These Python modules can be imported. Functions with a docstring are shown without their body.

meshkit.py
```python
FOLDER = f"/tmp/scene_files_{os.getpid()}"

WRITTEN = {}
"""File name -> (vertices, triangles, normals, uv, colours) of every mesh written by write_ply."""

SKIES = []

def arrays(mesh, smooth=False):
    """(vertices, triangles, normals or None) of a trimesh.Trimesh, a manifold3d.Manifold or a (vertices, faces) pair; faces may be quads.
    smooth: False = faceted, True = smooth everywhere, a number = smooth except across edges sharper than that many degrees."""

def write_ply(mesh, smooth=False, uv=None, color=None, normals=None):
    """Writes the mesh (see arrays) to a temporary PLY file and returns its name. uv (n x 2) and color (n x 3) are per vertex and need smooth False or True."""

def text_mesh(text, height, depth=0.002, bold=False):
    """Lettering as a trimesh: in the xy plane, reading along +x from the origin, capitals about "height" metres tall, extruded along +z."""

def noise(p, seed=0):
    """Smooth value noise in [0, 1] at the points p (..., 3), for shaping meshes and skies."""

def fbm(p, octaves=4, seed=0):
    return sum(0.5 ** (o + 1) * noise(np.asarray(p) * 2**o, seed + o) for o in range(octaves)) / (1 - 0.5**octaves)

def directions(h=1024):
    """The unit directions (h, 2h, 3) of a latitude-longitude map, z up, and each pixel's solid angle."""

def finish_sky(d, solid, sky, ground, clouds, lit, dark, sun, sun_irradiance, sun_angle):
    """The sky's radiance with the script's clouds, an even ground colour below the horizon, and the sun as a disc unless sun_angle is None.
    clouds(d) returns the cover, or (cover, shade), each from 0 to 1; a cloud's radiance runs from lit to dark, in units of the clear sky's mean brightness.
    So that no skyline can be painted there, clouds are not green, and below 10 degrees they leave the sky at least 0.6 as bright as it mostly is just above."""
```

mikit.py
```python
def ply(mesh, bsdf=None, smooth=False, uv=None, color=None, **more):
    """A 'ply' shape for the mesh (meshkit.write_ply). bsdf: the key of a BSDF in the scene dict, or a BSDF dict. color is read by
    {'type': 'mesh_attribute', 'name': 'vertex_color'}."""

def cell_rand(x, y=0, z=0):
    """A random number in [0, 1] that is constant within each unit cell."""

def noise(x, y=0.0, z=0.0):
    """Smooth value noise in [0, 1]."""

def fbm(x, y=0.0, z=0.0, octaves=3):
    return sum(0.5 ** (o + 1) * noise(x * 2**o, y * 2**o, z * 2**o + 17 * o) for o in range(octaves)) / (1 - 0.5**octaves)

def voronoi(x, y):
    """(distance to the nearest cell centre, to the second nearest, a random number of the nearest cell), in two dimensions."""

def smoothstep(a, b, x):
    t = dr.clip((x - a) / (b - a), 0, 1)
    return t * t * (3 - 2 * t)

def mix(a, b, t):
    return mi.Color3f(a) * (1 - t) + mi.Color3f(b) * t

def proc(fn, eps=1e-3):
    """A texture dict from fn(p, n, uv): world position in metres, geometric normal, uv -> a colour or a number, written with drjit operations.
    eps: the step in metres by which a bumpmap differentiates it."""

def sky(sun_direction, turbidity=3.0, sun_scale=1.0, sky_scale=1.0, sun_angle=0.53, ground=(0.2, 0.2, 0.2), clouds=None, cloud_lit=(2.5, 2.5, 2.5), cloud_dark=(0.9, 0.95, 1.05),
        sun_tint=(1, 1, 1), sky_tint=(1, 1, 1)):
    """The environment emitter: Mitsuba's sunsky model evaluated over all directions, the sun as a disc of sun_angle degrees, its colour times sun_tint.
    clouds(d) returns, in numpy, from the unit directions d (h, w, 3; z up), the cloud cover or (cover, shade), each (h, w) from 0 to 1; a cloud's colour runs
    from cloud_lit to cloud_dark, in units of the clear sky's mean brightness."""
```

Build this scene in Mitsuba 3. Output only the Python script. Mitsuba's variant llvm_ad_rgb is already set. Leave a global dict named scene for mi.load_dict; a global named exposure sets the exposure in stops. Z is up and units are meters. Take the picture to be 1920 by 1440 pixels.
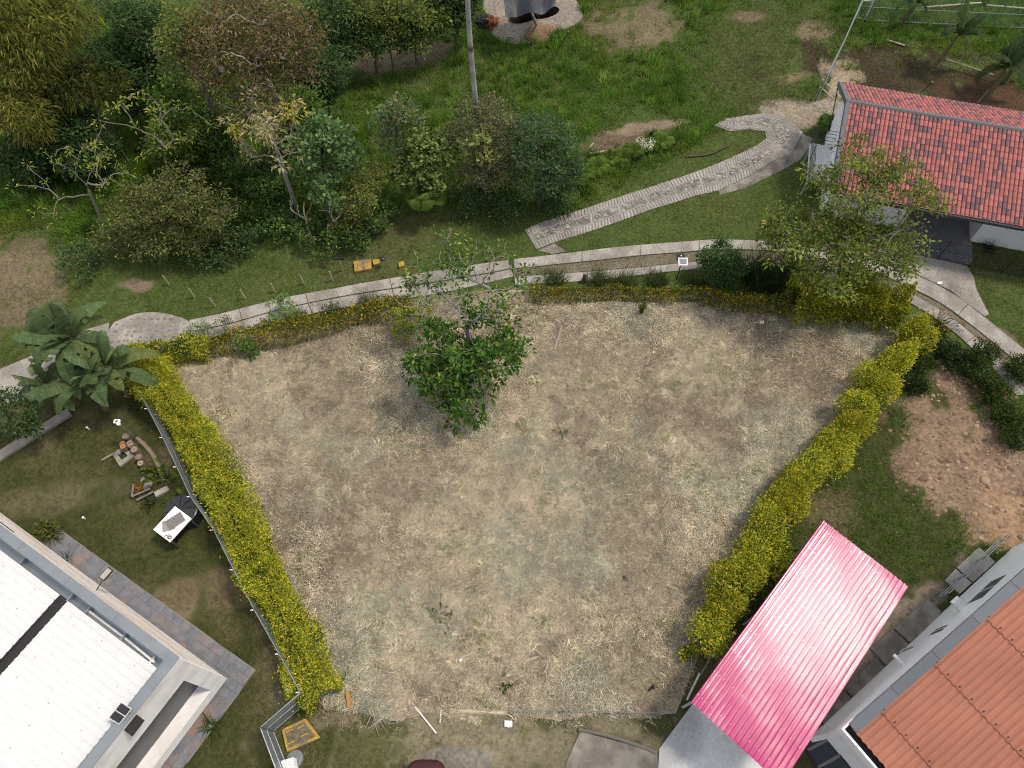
import math, numpy as np, trimesh, shapely, drjit as dr, mitsuba as mi, mikit, meshkit
from shapely.geometry import Polygon, LineString, Point
T = mi.ScalarTransform4f
scene, labels = {}, {}
# ---------------------------------------------------------------- camera, sky, exposure
CAM = np.array([0.0, 0.0, 30.0])
PITCH = math.radians(60.0)
FOCAL = 1356.0                       # in pixels of the 1920 px wide photograph
CO, SI = math.cos(PITCH), math.sin(PITCH)
scene['camera'] = {'type': 'perspective', 'fov_axis': 'x', 'fov': 2 * math.degrees(math.atan(960 / FOCAL)), 'near_clip': 0.5, 'far_clip': 500.0,
                   'to_world': T().look_at(origin=CAM.tolist(), target=(CAM + [0, CO, -SI]).tolist(), up=[0, SI, CO])}
SUN = np.array([0.455, 0.125, 0.88])
def cloud_cover(d):
    n = meshkit.fbm(d * 3.2, 4, 5)
    return 0.93 + 0 * n, np.clip((n - 0.5) * 2.2 + 0.35, 0, 1)
scene['sky'] = mikit.sky(SUN, turbidity=3, sun_scale=0.42, sun_angle=9, clouds=cloud_cover, cloud_lit=(2.2, 2.27, 2.36), cloud_dark=(1.15, 1.21, 1.3), sun_tint=(0.96, 1.0, 1.06), ground=(0.1, 0.11, 0.07))
exposure = 2.2

# ---------------------------------------------------------------- helpers
def sstep(a, b, x):
    t = np.clip((np.asarray(x, float) - a) / (b - a), 0, 1)
    return t * t * (3 - 2 * t)
def tz(x, y):
    """Height of the terrain: the lot is level, the valley behind the lane falls away to the left."""
    x, y = np.asarray(x, float), np.asarray(y, float)
    back = sstep(25, 50, y) * (1 - sstep(-12, 14, x)) * -3.2
    p = np.stack([x * 0.22, y * 0.22, 0 * x], -1)
    return back + (meshkit.noise(p, 3) - 0.5) * 0.16
def ray(px, py):
    return np.array([px - 960.0, (720 - py) * SI + FOCAL * CO, (720 - py) * CO - FOCAL * SI])
def A(px, py, z):
    """The point at height z (above datum) that the photograph shows at this place."""
    d = ray(px, py)
    return CAM + d * (z - CAM[2]) / d[2]
def P(px, py, dz=0.0):
    """The point dz above the terrain."""
    z = 0.0
    for _ in range(12):
        p = A(px, py, z + dz); z = float(tz(p[0], p[1]))
    return p
def G(pts, dz=0.0):
    return np.array([P(x, y, dz)[:2] for x, y in pts])
def depth(p):
    return (p[1] - CAM[1]) * CO - (p[2] - CAM[2]) * SI
def mpp(p):
    """Metres per photograph pixel at p."""
    return depth(p) / FOCAL
def unit(v):
    v = np.asarray(v, float)
    return v / (np.linalg.norm(v, axis=-1, keepdims=True) + 1e-12)
class M:
    """Collects pieces of one mesh with vertex colours."""
    def __init__(self):
        self.v, self.f, self.c, self.n = [], [], [], 0
    def add(self, v, f, col=(0.5, 0.5, 0.5)):
        v, f = np.asarray(v, float), np.asarray(f, int)
        if f.shape[1] == 4:
            f = np.vstack([f[:, [0, 1, 2]], f[:, [0, 2, 3]]])
        self.v.append(v); self.f.append(f + self.n); self.n += len(v)
        self.c.append(np.broadcast_to(np.asarray(col, float), (len(v), 3)))
        return self
    def box(self, c, h, R=None, col=(0.5, 0.5, 0.5)):
        s = np.array([[x, y, z] for x in (-1, 1) for y in (-1, 1) for z in (-1, 1)], float) * h
        if R is not None: s = s @ np.asarray(R).T
        return self.add(s + c, BOXF, col)
    def tube(self, pts, rad, sides=6, col=(0.5, 0.5, 0.5), cap=True):
        p = np.asarray(pts, float); n = len(p)
        t = unit(np.gradient(p, axis=0))
        a = unit(np.cross(t, np.where(np.abs(t[:, 2:]) < 0.9, [0, 0, 1.0], [1.0, 0, 0]))); b = np.cross(t, a)
        an = np.arange(sides) * 2 * np.pi / sides
        r = np.broadcast_to(np.asarray(rad, float), (n,))
        v = (p[:, None] + r[:, None, None] * (np.cos(an)[None, :, None] * a[:, None] + np.sin(an)[None, :, None] * b[:, None])).reshape(-1, 3)
        i, j = np.meshgrid(np.arange(n - 1), np.arange(sides), indexing='ij'); k = (j + 1) % sides
        q = np.stack([i * sides + j, i * sides + k, (i + 1) * sides + k, (i + 1) * sides + j], -1).reshape(-1, 4)
        f = np.vstack([q[:, [0, 1, 2]], q[:, [0, 2, 3]]])
        if cap:
            v = np.vstack([v, p[:1], p[-1:]]); j = np.arange(sides); k = (j + 1) % sides; o = (n - 1) * sides
            f = np.vstack([f, np.stack([k, j, 0 * j + n * sides], 1), np.stack([o + j, o + k, 0 * j + n * sides + 1], 1)])
        if np.ndim(col) == 2: col = np.vstack([np.repeat(col, sides, 0)] + ([col[:1], col[-1:]] if cap else []))
        return self.add(v, f, col)
    def prism(self, poly, z0, z1, col=(0.5, 0.5, 0.5)):
        m = trimesh.creation.extrude_polygon(Polygon(poly), 1.0, engine='earcut')
        v = np.array(m.vertices); v[:, 2] = z0 + v[:, 2] * (z1 - z0)
        return self.add(v, m.faces, col)
    def mesh(self):
        return np.vstack(self.v), np.vstack(self.f), np.vstack(self.c)
BOXF = np.array([[0, 1, 3], [0, 3, 2], [4, 6, 7], [4, 7, 5], [0, 4, 5], [0, 5, 1], [2, 3, 7], [2, 7, 6], [0, 2, 6], [0, 6, 4], [1, 5, 7], [1, 7, 3]])
USED = {}
GAIN = 1.0
def numbered(name):
    n = USED.get(name, -1) + 1; USED[name] = n
    return name if n == 0 else f'{name}_{n:03d}'
def thing(name, label, cat, group=None):
    k = numbered(name); labels[k] = {'label': label, 'category': cat}
    if group: labels[k]['group'] = group
    return k
def put(key, m, mat='mat_paint', smooth=False, label=None, kind=None):
    """One entry of the scene from a mesh collector; key: parent__part or a thing's own key."""
    if '__' in key: key = numbered(key)
    v, f, c = m.mesh() if isinstance(m, M) else m
    scene[key] = mikit.ply((v, f), mat, smooth, color=c)
    if label or kind:
        labels.setdefault(key, {}).update({**({'label': label} if label else {}), **({'kind': kind} if kind else {})})
    return key
def struct(name, m, mat, label, smooth=False, kind='structure'):
    k = numbered(name); labels[k] = {'label': label, 'kind': kind}
    return put(k, m, mat, smooth)
class Fr:
    """A level local frame: (u, v, z) -> world."""
    def __init__(self, o, u, flip=1):
        self.o = np.array(o[:2], float); self.u = unit(np.array(u[:2], float)); self.w = np.array([-self.u[1], self.u[0]]) * flip
    def __call__(self, u, v, z):
        return np.array([*(self.o + self.u * u + self.w * v), z])
    def inv(self, p):
        d = np.array(p[:2]) - self.o; return d @ self.u, d @ self.w
    def box(self, m, u0, u1, v0, v1, z0, z1, col=(0.5, 0.5, 0.5)):
        v = np.array([self(a, b, c) for a in (u0, u1) for b in (v0, v1) for c in (z0, z1)])
        f = BOXF if np.cross(self.u, self.w) > 0 else BOXF[:, ::-1]
        return m.add(v, f, col)
def drape(poly, dz, res=1.2, skirt=0.2, col=(0.5, 0.5, 0.5)):
    """A slab that follows the terrain, dz above it, with sides."""
    m = M()
    for g in getattr(poly, 'geoms', [poly]):
        if g.area < 1e-4: continue
        g = shapely.segmentize(g, res)
        v, f = trimesh.creation.triangulate_polygon(g, engine='earcut')
        v, f = trimesh.remesh.subdivide_to_size(np.column_stack([v, np.zeros(len(v))]), f, res * 1.5, max_iter=30)
        t = trimesh.Trimesh(v, f, process=True); v, f = np.array(t.vertices), np.array(t.faces)
        n = np.cross(v[f[:, 1]] - v[f[:, 0]], v[f[:, 2]] - v[f[:, 0]])[:, 2]
        f = np.where((n < 0)[:, None], f[:, ::-1], f)
        v[:, 2] = tz(v[:, 0], v[:, 1]) + dz
        m.add(v, f, col)
        if skirt:
            for ring in [g.exterior, *g.interiors]:
                r = np.array(ring.coords)[:, :2]; n = len(r); z = tz(r[:, 0], r[:, 1]) + dz
                vv = np.vstack([np.column_stack([r, z]), np.column_stack([r, z - skirt])]); i = np.arange(n - 1)
                m.add(vv, np.stack([i, i + n, i + n + 1, i + 1], 1), col)
    return m
def resample(pts, step):
    l = LineString(np.asarray(pts)[:, :2]); n = max(2, int(round(l.length / step)) + 1)
    return np.array([l.interpolate(t, normalized=True).coords[0] for t in np.linspace(0, 1, n)])
def smoothline(pts, n=60):
    """Catmull-Rom through the points."""
    p = np.asarray(pts, float); p = np.vstack([2 * p[0] - p[1], p, 2 * p[-1] - p[-2]]); out = []
    k = len(p) - 3
    for s in np.linspace(0, k - 1e-6, n):
        i = int(s); t = s - i; a, b, c, d = p[i:i + 4]
        out.append(0.5 * (2 * b + (c - a) * t + (2 * a - 5 * b + 4 * c - d) * t * t + (3 * b - a - 3 * c + d) * t ** 3))
    return np.array(out)
def bandpoly(ea, eb):
    return Polygon(np.vstack([ea, eb[::-1]])).buffer(0)
def slabs(parent, ea, eb, seg, mat, dz=0.07, gap=0.03, cols=None, name='slab'):
    """A strip between two edge lines, cut into slabs with open joints; each slab is a part."""
    n = 12 * max(2, int(LineString(ea).length / seg))
    a, b = smoothline(ea, n + 1), smoothline(eb, n + 1)
    polys = []
    for i in range(0, n, 12):
        pl = bandpoly(a[i:i + 13], b[i:i + 13]).buffer(-gap / 2)
        if pl.area > 0.02:
            put(f'{parent}__{name}', drape(pl, dz, 1.5), mat); polys.append(pl)
    return bandpoly(a, b)
# ---- foliage
def leafmesh(m, pos, d, size, col, aspect=0.45, droop=0.25, rng=None, fold=0.0, upn=None):
    """One folded diamond (two triangles) per leaf."""
    n = len(pos); d = unit(d)
    up = upn if upn is not None else np.array([0, 0, 1.0]) + rng.normal(0, 0.45, (n, 3))
    w = unit(np.cross(d, up)); size = np.asarray(size)[:, None]
    mid = pos + d * size * 0.45
    tip = pos + d * size - np.array([0, 0, 1.0]) * size * droop
    v = np.stack([pos, mid + w * size * aspect * 0.5, tip, mid - w * size * aspect * 0.5], 1).reshape(-1, 3)
    i = np.arange(n)[:, None] * 4
    m.add(v, np.vstack([i + [0, 1, 2], i + [0, 2, 3]]), np.repeat(col, 4, 0))
def pick(rng, n, pal, var=0.22):
    """Leaf colours: pal is [(weight, colour)]."""
    w = np.array([p[0] for p in pal], float); c = np.array([p[1] for p in pal])
    return GAIN * c[rng.choice(len(pal), n, p=w / w.sum())] * np.exp(rng.normal(0, var, (n, 1)))
def ball(rng, n, p=0.5):
    return unit(rng.normal(size=(n, 3))) * rng.random((n, 1)) ** p
def skeleton(m, base, mids, ends, r0, col, rng, sides=5, tip=0.012, bend=0.12):
    """Trunk through the points mids, then limbs grown to every end from the nearest node already there."""
    path = smoothline(np.vstack([base, mids]), 4 * len(mids) + 1)
    nodes, par = [*path], [-1] + list(range(len(path) - 1))
    ends = ends[np.argsort(np.linalg.norm(ends - path[-1], axis=1))]
    load = None; segs = []
    for e in ends:
        a = np.array(nodes); dd = np.linalg.norm(a - e, axis=1) + 0.9 * np.maximum(a[:, 2] - e[2] + 0.3, 0) + (np.arange(len(a)) < len(path) * 0.55) * 1.5
        k = int(np.argmin(dd)); s = a[k]; L = np.linalg.norm(e - s)
        q = k; off = rng.normal(0, bend, 3) * L
        for t in (0.25, 0.5, 0.75, 1.0):
            nodes.append(s + (e - s) * t + off * math.sin(math.pi * t) + (rng.normal(0, .025, 3) * L if t < 1 else 0) + np.array([0, 0, 0.1 * L * math.sin(math.pi * t)])); par.append(q); q = len(nodes) - 1
    nodes = np.array(nodes); n = len(nodes); w = np.zeros(n); kids = [[] for _ in range(n)]
    for i in range(n - 1, 0, -1): kids[par[i]].append(i)
    for i in range(n - 1, -1, -1):
        w[i] = max(1.0, sum(w[k] for k in kids[i]))
    rad = np.maximum(tip, r0 * (w / w[0]) ** 0.5)
    done = set()
    for i in range(n):                                  # chains along the heaviest child
        starts = [k for k in kids[i]]
        if not starts: continue
        heavy = max(starts, key=lambda k: w[k])
        for k in starts:
            if k == heavy and i != 0: continue
            ch = [i, k]
            while kids[ch[-1]]: ch.append(max(kids[ch[-1]], key=lambda q: w[q]))
            r = rad[ch].copy(); r[0] = min(r[0], r[1] * 1.15) if i else r[0] * 1.3
            sd = sides if r.max() > 0.03 else 4
            m.tube(nodes[ch], r, sd, np.asarray(col) * rng.uniform(0.8, 1.2), cap=False)
def lobe(px, py, z, r, sq=0.8):
    c = A(px, py, z); q = r * mpp(c)
    return (*c, q, q, q * sq)
def clusters(rng, lobes, n, shell=0.45):
    L = np.array(lobes); vol = np.prod(L[:, 3:], axis=1) ** 0.8
    k = rng.choice(len(L), n, p=vol / vol.sum())
    p = unit(rng.normal(size=(n, 3))) * (shell + (1 - shell) * rng.random((n, 1)) ** 0.6)
    return L[k, :3] + p * L[k, 3:]
def crown(m, rng, cen, per, rc, size, pal, aspect=0.45, droop=0.25, up=0.35, var=0.22, tipcol=None, hang=0.0):
    """Leaves in rosettes round the cluster centres."""
    n = len(cen) * per; k = np.repeat(np.arange(len(cen)), per)
    rr = rc * rng.uniform(0.6, 1.35, (len(cen), 1))[k]
    o = ball(rng, n, 0.45) * [1, 1, 0.7]
    d = unit(o + [0, 0, up - hang] + rng.normal(0, 0.35, (n, 3)))
    col = pick(rng, n, pal, var) * np.exp(rng.normal(0, 0.16, (len(cen), 1)))[k]
    if tipcol is not None:
        t = (rng.random(len(cen)) < tipcol[0])[k]; col[t] = pick(rng, int(t.sum()), [(1, tipcol[1])], var)
    leafmesh(m, cen[k] + o * rr, d, size * rng.uniform(0.65, 1.3, n), np.clip(col, 0.002, 0.9), aspect, droop, rng)
def tree(name, label, lobes, n, per, rc, size, pal, base=None, r0=0.14, bark=(0.16, 0.14, 0.12), seed=0, cat='tree', group=None, shell=0.45, lean=None, trunkpts=None, **kw):
    rng = np.random.default_rng(seed * 7 + 11)
    key = thing(name, label, cat, group)
    cen = clusters(rng, lobes, n, shell)
    L = np.array(lobes)
    if base is None: base = np.average(L[:, :2], axis=0, weights=L[:, 3] ** 2)
    b = np.array([base[0], base[1], float(tz(base[0], base[1])) - 0.15])
    ok = cen[:, 2] > b[2] + 0.25; cen = cen[ok]
    lo = (L[:, 2] - L[:, 5] * 0.5).min(); top = np.average(L[:, :3], axis=0, weights=L[:, 3] ** 2)
    h = max(lo, b[2] + 0.5)
    mids = np.array(trunkpts) if trunkpts is not None else np.array([[b[0] * .75 + top[0] * .25, b[1] * .75 + top[1] * .25, b[2] + (h - b[2]) * .55], [b[0] * .4 + top[0] * .6, b[1] * .4 + top[1] * .6, h * 0.7 + top[2] * 0.3], top])
    t = M(); skeleton(t, b, mids, cen, r0, bark, rng)
    put(f'{key}__trunk', t, 'mat_bark', True)
    c = M(); crown(c, rng, cen, per, rc, size, pal, **kw)
    put(f'{key}__crown', c, 'mat_leaf')
    return key
def blades(m, pos, h, lean, width, col, rng):
    """One long triangle per blade of grass."""
    n = len(pos); a = rng.uniform(0, 2 * np.pi, n); l = np.asarray(lean) * rng.uniform(0.5, 1.4, n); h = np.asarray(h)
    d = np.stack([np.cos(a) * np.sin(l), np.sin(a) * np.sin(l), np.cos(l)], 1)
    w = unit(np.cross(d, [0, 0, 1.0]) + rng.normal(0, 0.3, (n, 3))) * (np.asarray(width) * np.ones(n))[:, None] * 0.5
    v = np.stack([pos - w, pos + w, pos + d * h[:, None]], 1).reshape(-1, 3)
    m.add(v, np.arange(3 * n).reshape(-1, 3), np.repeat(col, 3, 0))
def tuft(name, label, cat, p, n, h, spread, pal, seed, lean=0.7, width=0.03, group=None):
    rng = np.random.default_rng(seed); key = thing(name, label, cat, group); m = M()
    o = rng.normal(0, spread, (n, 2)); x = p[0] + o[:, 0]; y = p[1] + o[:, 1]
    blades(m, np.stack([x, y, tz(x, y)], 1), h * rng.uniform(0.5, 1.2, n), lean * np.ones(n), width, pick(rng, n, pal), rng)
    put(key, m, 'mat_leaf'); return key
# ---------------------------------------------------------------- materials
VC = {'type': 'mesh_attribute', 'name': 'vertex_color'}
def two(b): return {'type': 'twosided', 'b': b}
def pr(color, rough=0.8, spec=0.3, **k):
    return two({'type': 'principled', 'base_color': color if isinstance(color, dict) else {'type': 'rgb', 'value': list(color)}, 'roughness': rough, 'specular': spec, **k})
scene['mat_leaf'] = {'type': 'principledthin', 'base_color': VC, 'roughness': 0.5, 'diff_trans': 0.7, 'spec_trans': 0.0, 'eta': 1.35}
scene['mat_bark'] = pr(VC, 0.95, 0.15)
scene['mat_paint'] = pr(VC, 0.62, 0.3)
scene['mat_gloss'] = pr(VC, 0.28, 0.5)
scene['mat_galv'] = pr(mikit.proc(lambda p, n, uv: mix_((0.24, 0.27, 0.30), (0.36, 0.39, 0.42), mikit.fbm(p.x * 2.5, p.y * 2.5, p.z * 2.5, 4)) ), 0.42, 0.5, metallic=0.55)
def mix_(a, b, t): return mikit.mix(a, b, t)
# patches of the ground outside the lot: (photo px, photo py, radius along, radius across in m, turn in degrees, colour, grass density, blade height, blade palette)
TAN = (0.30, 0.25, 0.16); SOIL = (0.25, 0.175, 0.125); DKS = (0.058, 0.046, 0.03)
ZONES = [(745, 112, 4.6, 1.9, 8, (0.17, 0.14, 0.09), 0.6, 0.10, 'dry'), (1190, 45, 3.4, 3.2, 0, (0.165, 0.14, 0.085), 0.6, 0.10, 'dry'),
         (15, 515, 3.4, 3.2, 25, (0.17, 0.14, 0.09), 0.7, 0.12, 'dry'), (1440, 110, 4.6, 8.5, -20, (0.075, 0.088, 0.032), 1.2, 0.2, 'mown'), (1520, 60, 1.5, 1.0, 0, (0.16, 0.13, 0.08), .7, .12, 'dry'), (1490, 145, 1.6, .6, 20, (0.17, 0.14, 0.085), .7, .12, 'dry'), (1400, 30, 1.4, .7, 0, (0.16, 0.13, 0.08), .7, .12, 'dry'),
         (1760, 150, 10, 3.4, -10, DKS, 0.6, 0.12, 'lawn'), (1880, 190, 5, 2.0, -10, (0.085, 0.052, 0.033), 0.3, 0.1, 'mown'),
         (1800, 830, 2.6, 3.6, 14, SOIL, 0.12, 0.12, 'mown'), (1860, 930, 2.2, 3.0, 10, (0.30, 0.20, 0.13), 0.06, 0.1, 'mown'), (1760, 900, 1.8, 1.6, 30, SOIL, 0.15, 0.12, 'mown'), (1890, 840, 1.6, 2.2, 0, (0.24, 0.165, 0.125), 0.1, 0.1, 'mown'), (1800, 720, 2.4, 1.4, -30, (0.22, 0.15, 0.11), 0.08, 0.1, 'mown'),
         (1575, 150, 1.3, 2.2, -15, (0.30, 0.24, 0.17), 0.05, 0.08, 'dry'), (1560, 205, 1.5, 1.0, 0, (0.30, 0.26, 0.21), 0.05, 0.08, 'dry'),
         (1165, 262, 3.6, 1.0, 12, (0.15, 0.11, 0.075), 0.25, 0.12, 'mown'), (1215, 238, 2.6, 0.6, 8, (0.24, 0.18, 0.13), 0.1, 0.1, 'dry'),
         (850, 1380, 6.8, 1.9, 0, (0.20, 0.175, 0.12), 0.8, 0.09, 'dry'), (690, 1400, 2.2, 0.9, 0, (0.09, 0.09, 0.04), 0.9, 0.09, 'mown'), (90, 365, 5.0, 2.2, 8, (0.05, 0.08, 0.02), 1.1, 0.32, 'lush'), (850, 1425, 1.7, 0.45, 5, (0.20, 0.185, 0.16), 0.15, 0.05, 'dry'), (260, 535, 1.1, 0.6, 0, (0.22, 0.16, 0.12), 0.3, 0.08, 'dry'),
         (1640, 1215, 0.9, 5.5, -52, (0.23, 0.19, 0.15), 0.06, 0.08, 'dry'), (1870, 640, 1.2, 0.8, 0, (0.17, 0.13, 0.09), 0.3, 0.06, 'dry'), (1480, 215, 2.2, 1.2, 10, (0.26, 0.22, 0.17), 0.15, 0.08, 'dry'),
         (330, 1140, 2.2, 1.3, 20, (0.14, 0.115, 0.07), 0.45, 0.05, 'dry'), (420, 1110, 1.6, 1.0, -30, (0.125, 0.10, 0.06), 0.45, 0.05, 'dry'), (120, 930, 3.0, 0.8, 10, (0.10, 0.095, 0.05), 0.6, 0.05, 'lawn')]
ZW = []
for z in ZONES:
    c = P(z[0], z[1]); ZW.append((c[0], c[1], z[2], z[3], math.radians(z[4]), z[5], z[6], z[7], z[8]))
LANE_Y = 21.0
def zone_mask(z, x, y, wob):
    ca, sa = math.cos(z[4]), math.sin(z[4])
    u, v = ((x - z[0]) * ca + (y - z[1]) * sa) / z[2], (-(x - z[0]) * sa + (y - z[1]) * ca) / z[3]
    return u * u + v * v + wob
def ground_color(p, n, uv):
    big = mikit.fbm(p.x * 0.16, p.y * 0.16, 3.0, 3); mid = mikit.fbm(p.x * 1.1, p.y * 1.1, 7.0, 3); fine = mikit.fbm(p.x * 9, p.y * 9, 1.0, 3)
    col = mix_((0.050, 0.078, 0.020), (0.085, 0.115, 0.034), mid)
    col = mix_(col, (0.11, 0.085, 0.05), mikit.smoothstep(0.55, 0.85, big) * 0.4)
    # the mown yard by the white house: short turf over dry thatch
    yard = mikit.smoothstep(0.0, 1.0, -10.5 - p.x + (p.y - 6) * -0.55) * (1 - mikit.smoothstep(17.0, 18.5, p.y))
    turf = mix_(mix_((0.040, 0.047, 0.016), (0.066, 0.072, 0.026), mid), (0.13, 0.108, 0.062), mikit.smoothstep(0.42, 0.78, mikit.fbm(p.x * 0.45, p.y * 0.45, 9.0, 3)))
    near = mikit.smoothstep(-13, -11.5, -p.y * 0 + p.x * 0 - 12) * 0
    col = mix_(col, turf, 1 - mikit.smoothstep(17.5, 19.5, p.y + 0 * near))
    wob = (mid - 0.5) * 2.4 + (mikit.fbm(p.x * 0.45, p.y * 0.45, 4.0, 2) - 0.5) * 1.5 + (fine - 0.5) * 0.6
    for z in ZW:
        q = zone_mask(z, p.x, p.y, wob)
        col = mix_(col, mi.Color3f(*z[5]) * (0.7 + 0.6 * mid), 1 - mikit.smoothstep(0.45, 1.15, q))
    return col * (0.55 + 0.9 * fine)
scene['mat_ground'] = pr(mikit.proc(ground_color), 0.95, 0.1)
def lot_color(p, n, uv):
    big = mikit.fbm(p.x * 0.22 + 4, p.y * 0.22, 2.0, 4); mid = mikit.fbm(p.x * 1.3, p.y * 1.3, 5.0, 3)
    st = mikit.fbm(p.x * 22, p.y * 7, 1.0, 2) * 0.5 + mikit.fbm(p.x * 7, p.y * 22, 4.0, 2) * 0.5
    col = mix_((0.165, 0.128, 0.095), (0.34, 0.29, 0.215), mikit.smoothstep(0.36, 0.62, big * 0.6 + mid * 0.4))
    col = mix_(col, (0.12, 0.125, 0.055), mikit.smoothstep(0.58, 0.8, mikit.fbm(p.x * 0.5, p.y * 0.5, 11.0, 3)) * 0.5)
    return col * (0.5 + 1.0 * st)
scene['mat_lot'] = pr(mikit.proc(lot_color), 0.95, 0.1)
def concrete(a, b, sc=1.0):
    def fn(p, n, uv):
        s = mikit.fbm(p.x * 1.4 * sc, p.y * 1.4 * sc, p.z * 1.4, 4); f = mikit.fbm(p.x * 14, p.y * 14, p.z * 14, 2); d = mikit.fbm(p.x * 0.5 + 9, p.y * 0.5, 4.0, 3)
        c = mix_(a, b, mikit.smoothstep(0.28, 0.72, s)) * (0.82 + 0.36 * f)
        return c * (1 - 0.35 * mikit.smoothstep(0.55, 0.78, d))
    return pr(mikit.proc(fn), 0.9, 0.2)
scene['mat_concrete'] = concrete((0.27, 0.245, 0.225), (0.40, 0.375, 0.35))
scene['mat_concrete_old'] = concrete((0.16, 0.142, 0.125), (0.27, 0.25, 0.225), 1.6)
scene['mat_concrete_pale'] = concrete((0.56, 0.575, 0.59), (0.63, 0.64, 0.65), 0.8)
def wall_fn(p, n, uv):
    s = mikit.fbm(p.x * 0.9 + p.y * 0.5, p.z * 2.2 + p.x * 0.4, p.y * 0.3, 4); v = mikit.fbm(p.x * 9, p.y * 9, p.z * 1.2, 3)
    return mix_((0.76, 0.75, 0.76), (0.66, 0.625, 0.615), mikit.smoothstep(0.45, 0.75, s)) * (0.93 + 0.12 * v)
scene['mat_wall'] = pr(mikit.proc(wall_fn), 0.7, 0.3)
def pink_fn(p, n, uv):
    s = mikit.fbm(p.x * 0.45 - p.z * 1.3, p.z * 1.9 + p.y * 0.3, p.y * 0.5, 4); v = mikit.fbm(p.x * 2 + p.z * 5, p.y * 2 + p.z * 5, p.z * 2, 3)
    return mix_((0.80, 0.745, 0.72), (0.68, 0.53, 0.48), mikit.smoothstep(0.46, 0.68, s * 0.7 + v * 0.3))
scene['mat_pink'] = pr(mikit.proc(pink_fn), 0.5, 0.4)
scene['mat_roof_white'] = pr(mikit.proc(lambda p, n, uv: mi.Color3f(0.68, 0.695, 0.71) * (0.97 + 0.04 * mikit.fbm(p.x * 1.2, p.y * 1.2, 1.0, 4)) * (1 - 0.02 * mikit.smoothstep(0.62, 0.8, mikit.fbm(p.x * 3, p.y * 3, 2.0, 3)))), 0.4, 0.4)
def magenta(p, n, uv):
    f = mikit.fbm(p.x * 1.1, p.y * 1.1, 3.0, 3)
    return mix_((0.38, 0.016, 0.135), (0.44, 0.030, 0.175), f)
scene['mat_magenta'] = {'type': 'bumpmap', 'arbitrary': mikit.proc(lambda p, n, uv: mikit.fbm(p.x * 2.2, p.y * 2.2, p.z * 2.2, 2), 0.02), 'scale': 0.009,
                        'bsdf': pr(mikit.proc(magenta), 0.24, 0.4)}
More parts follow.
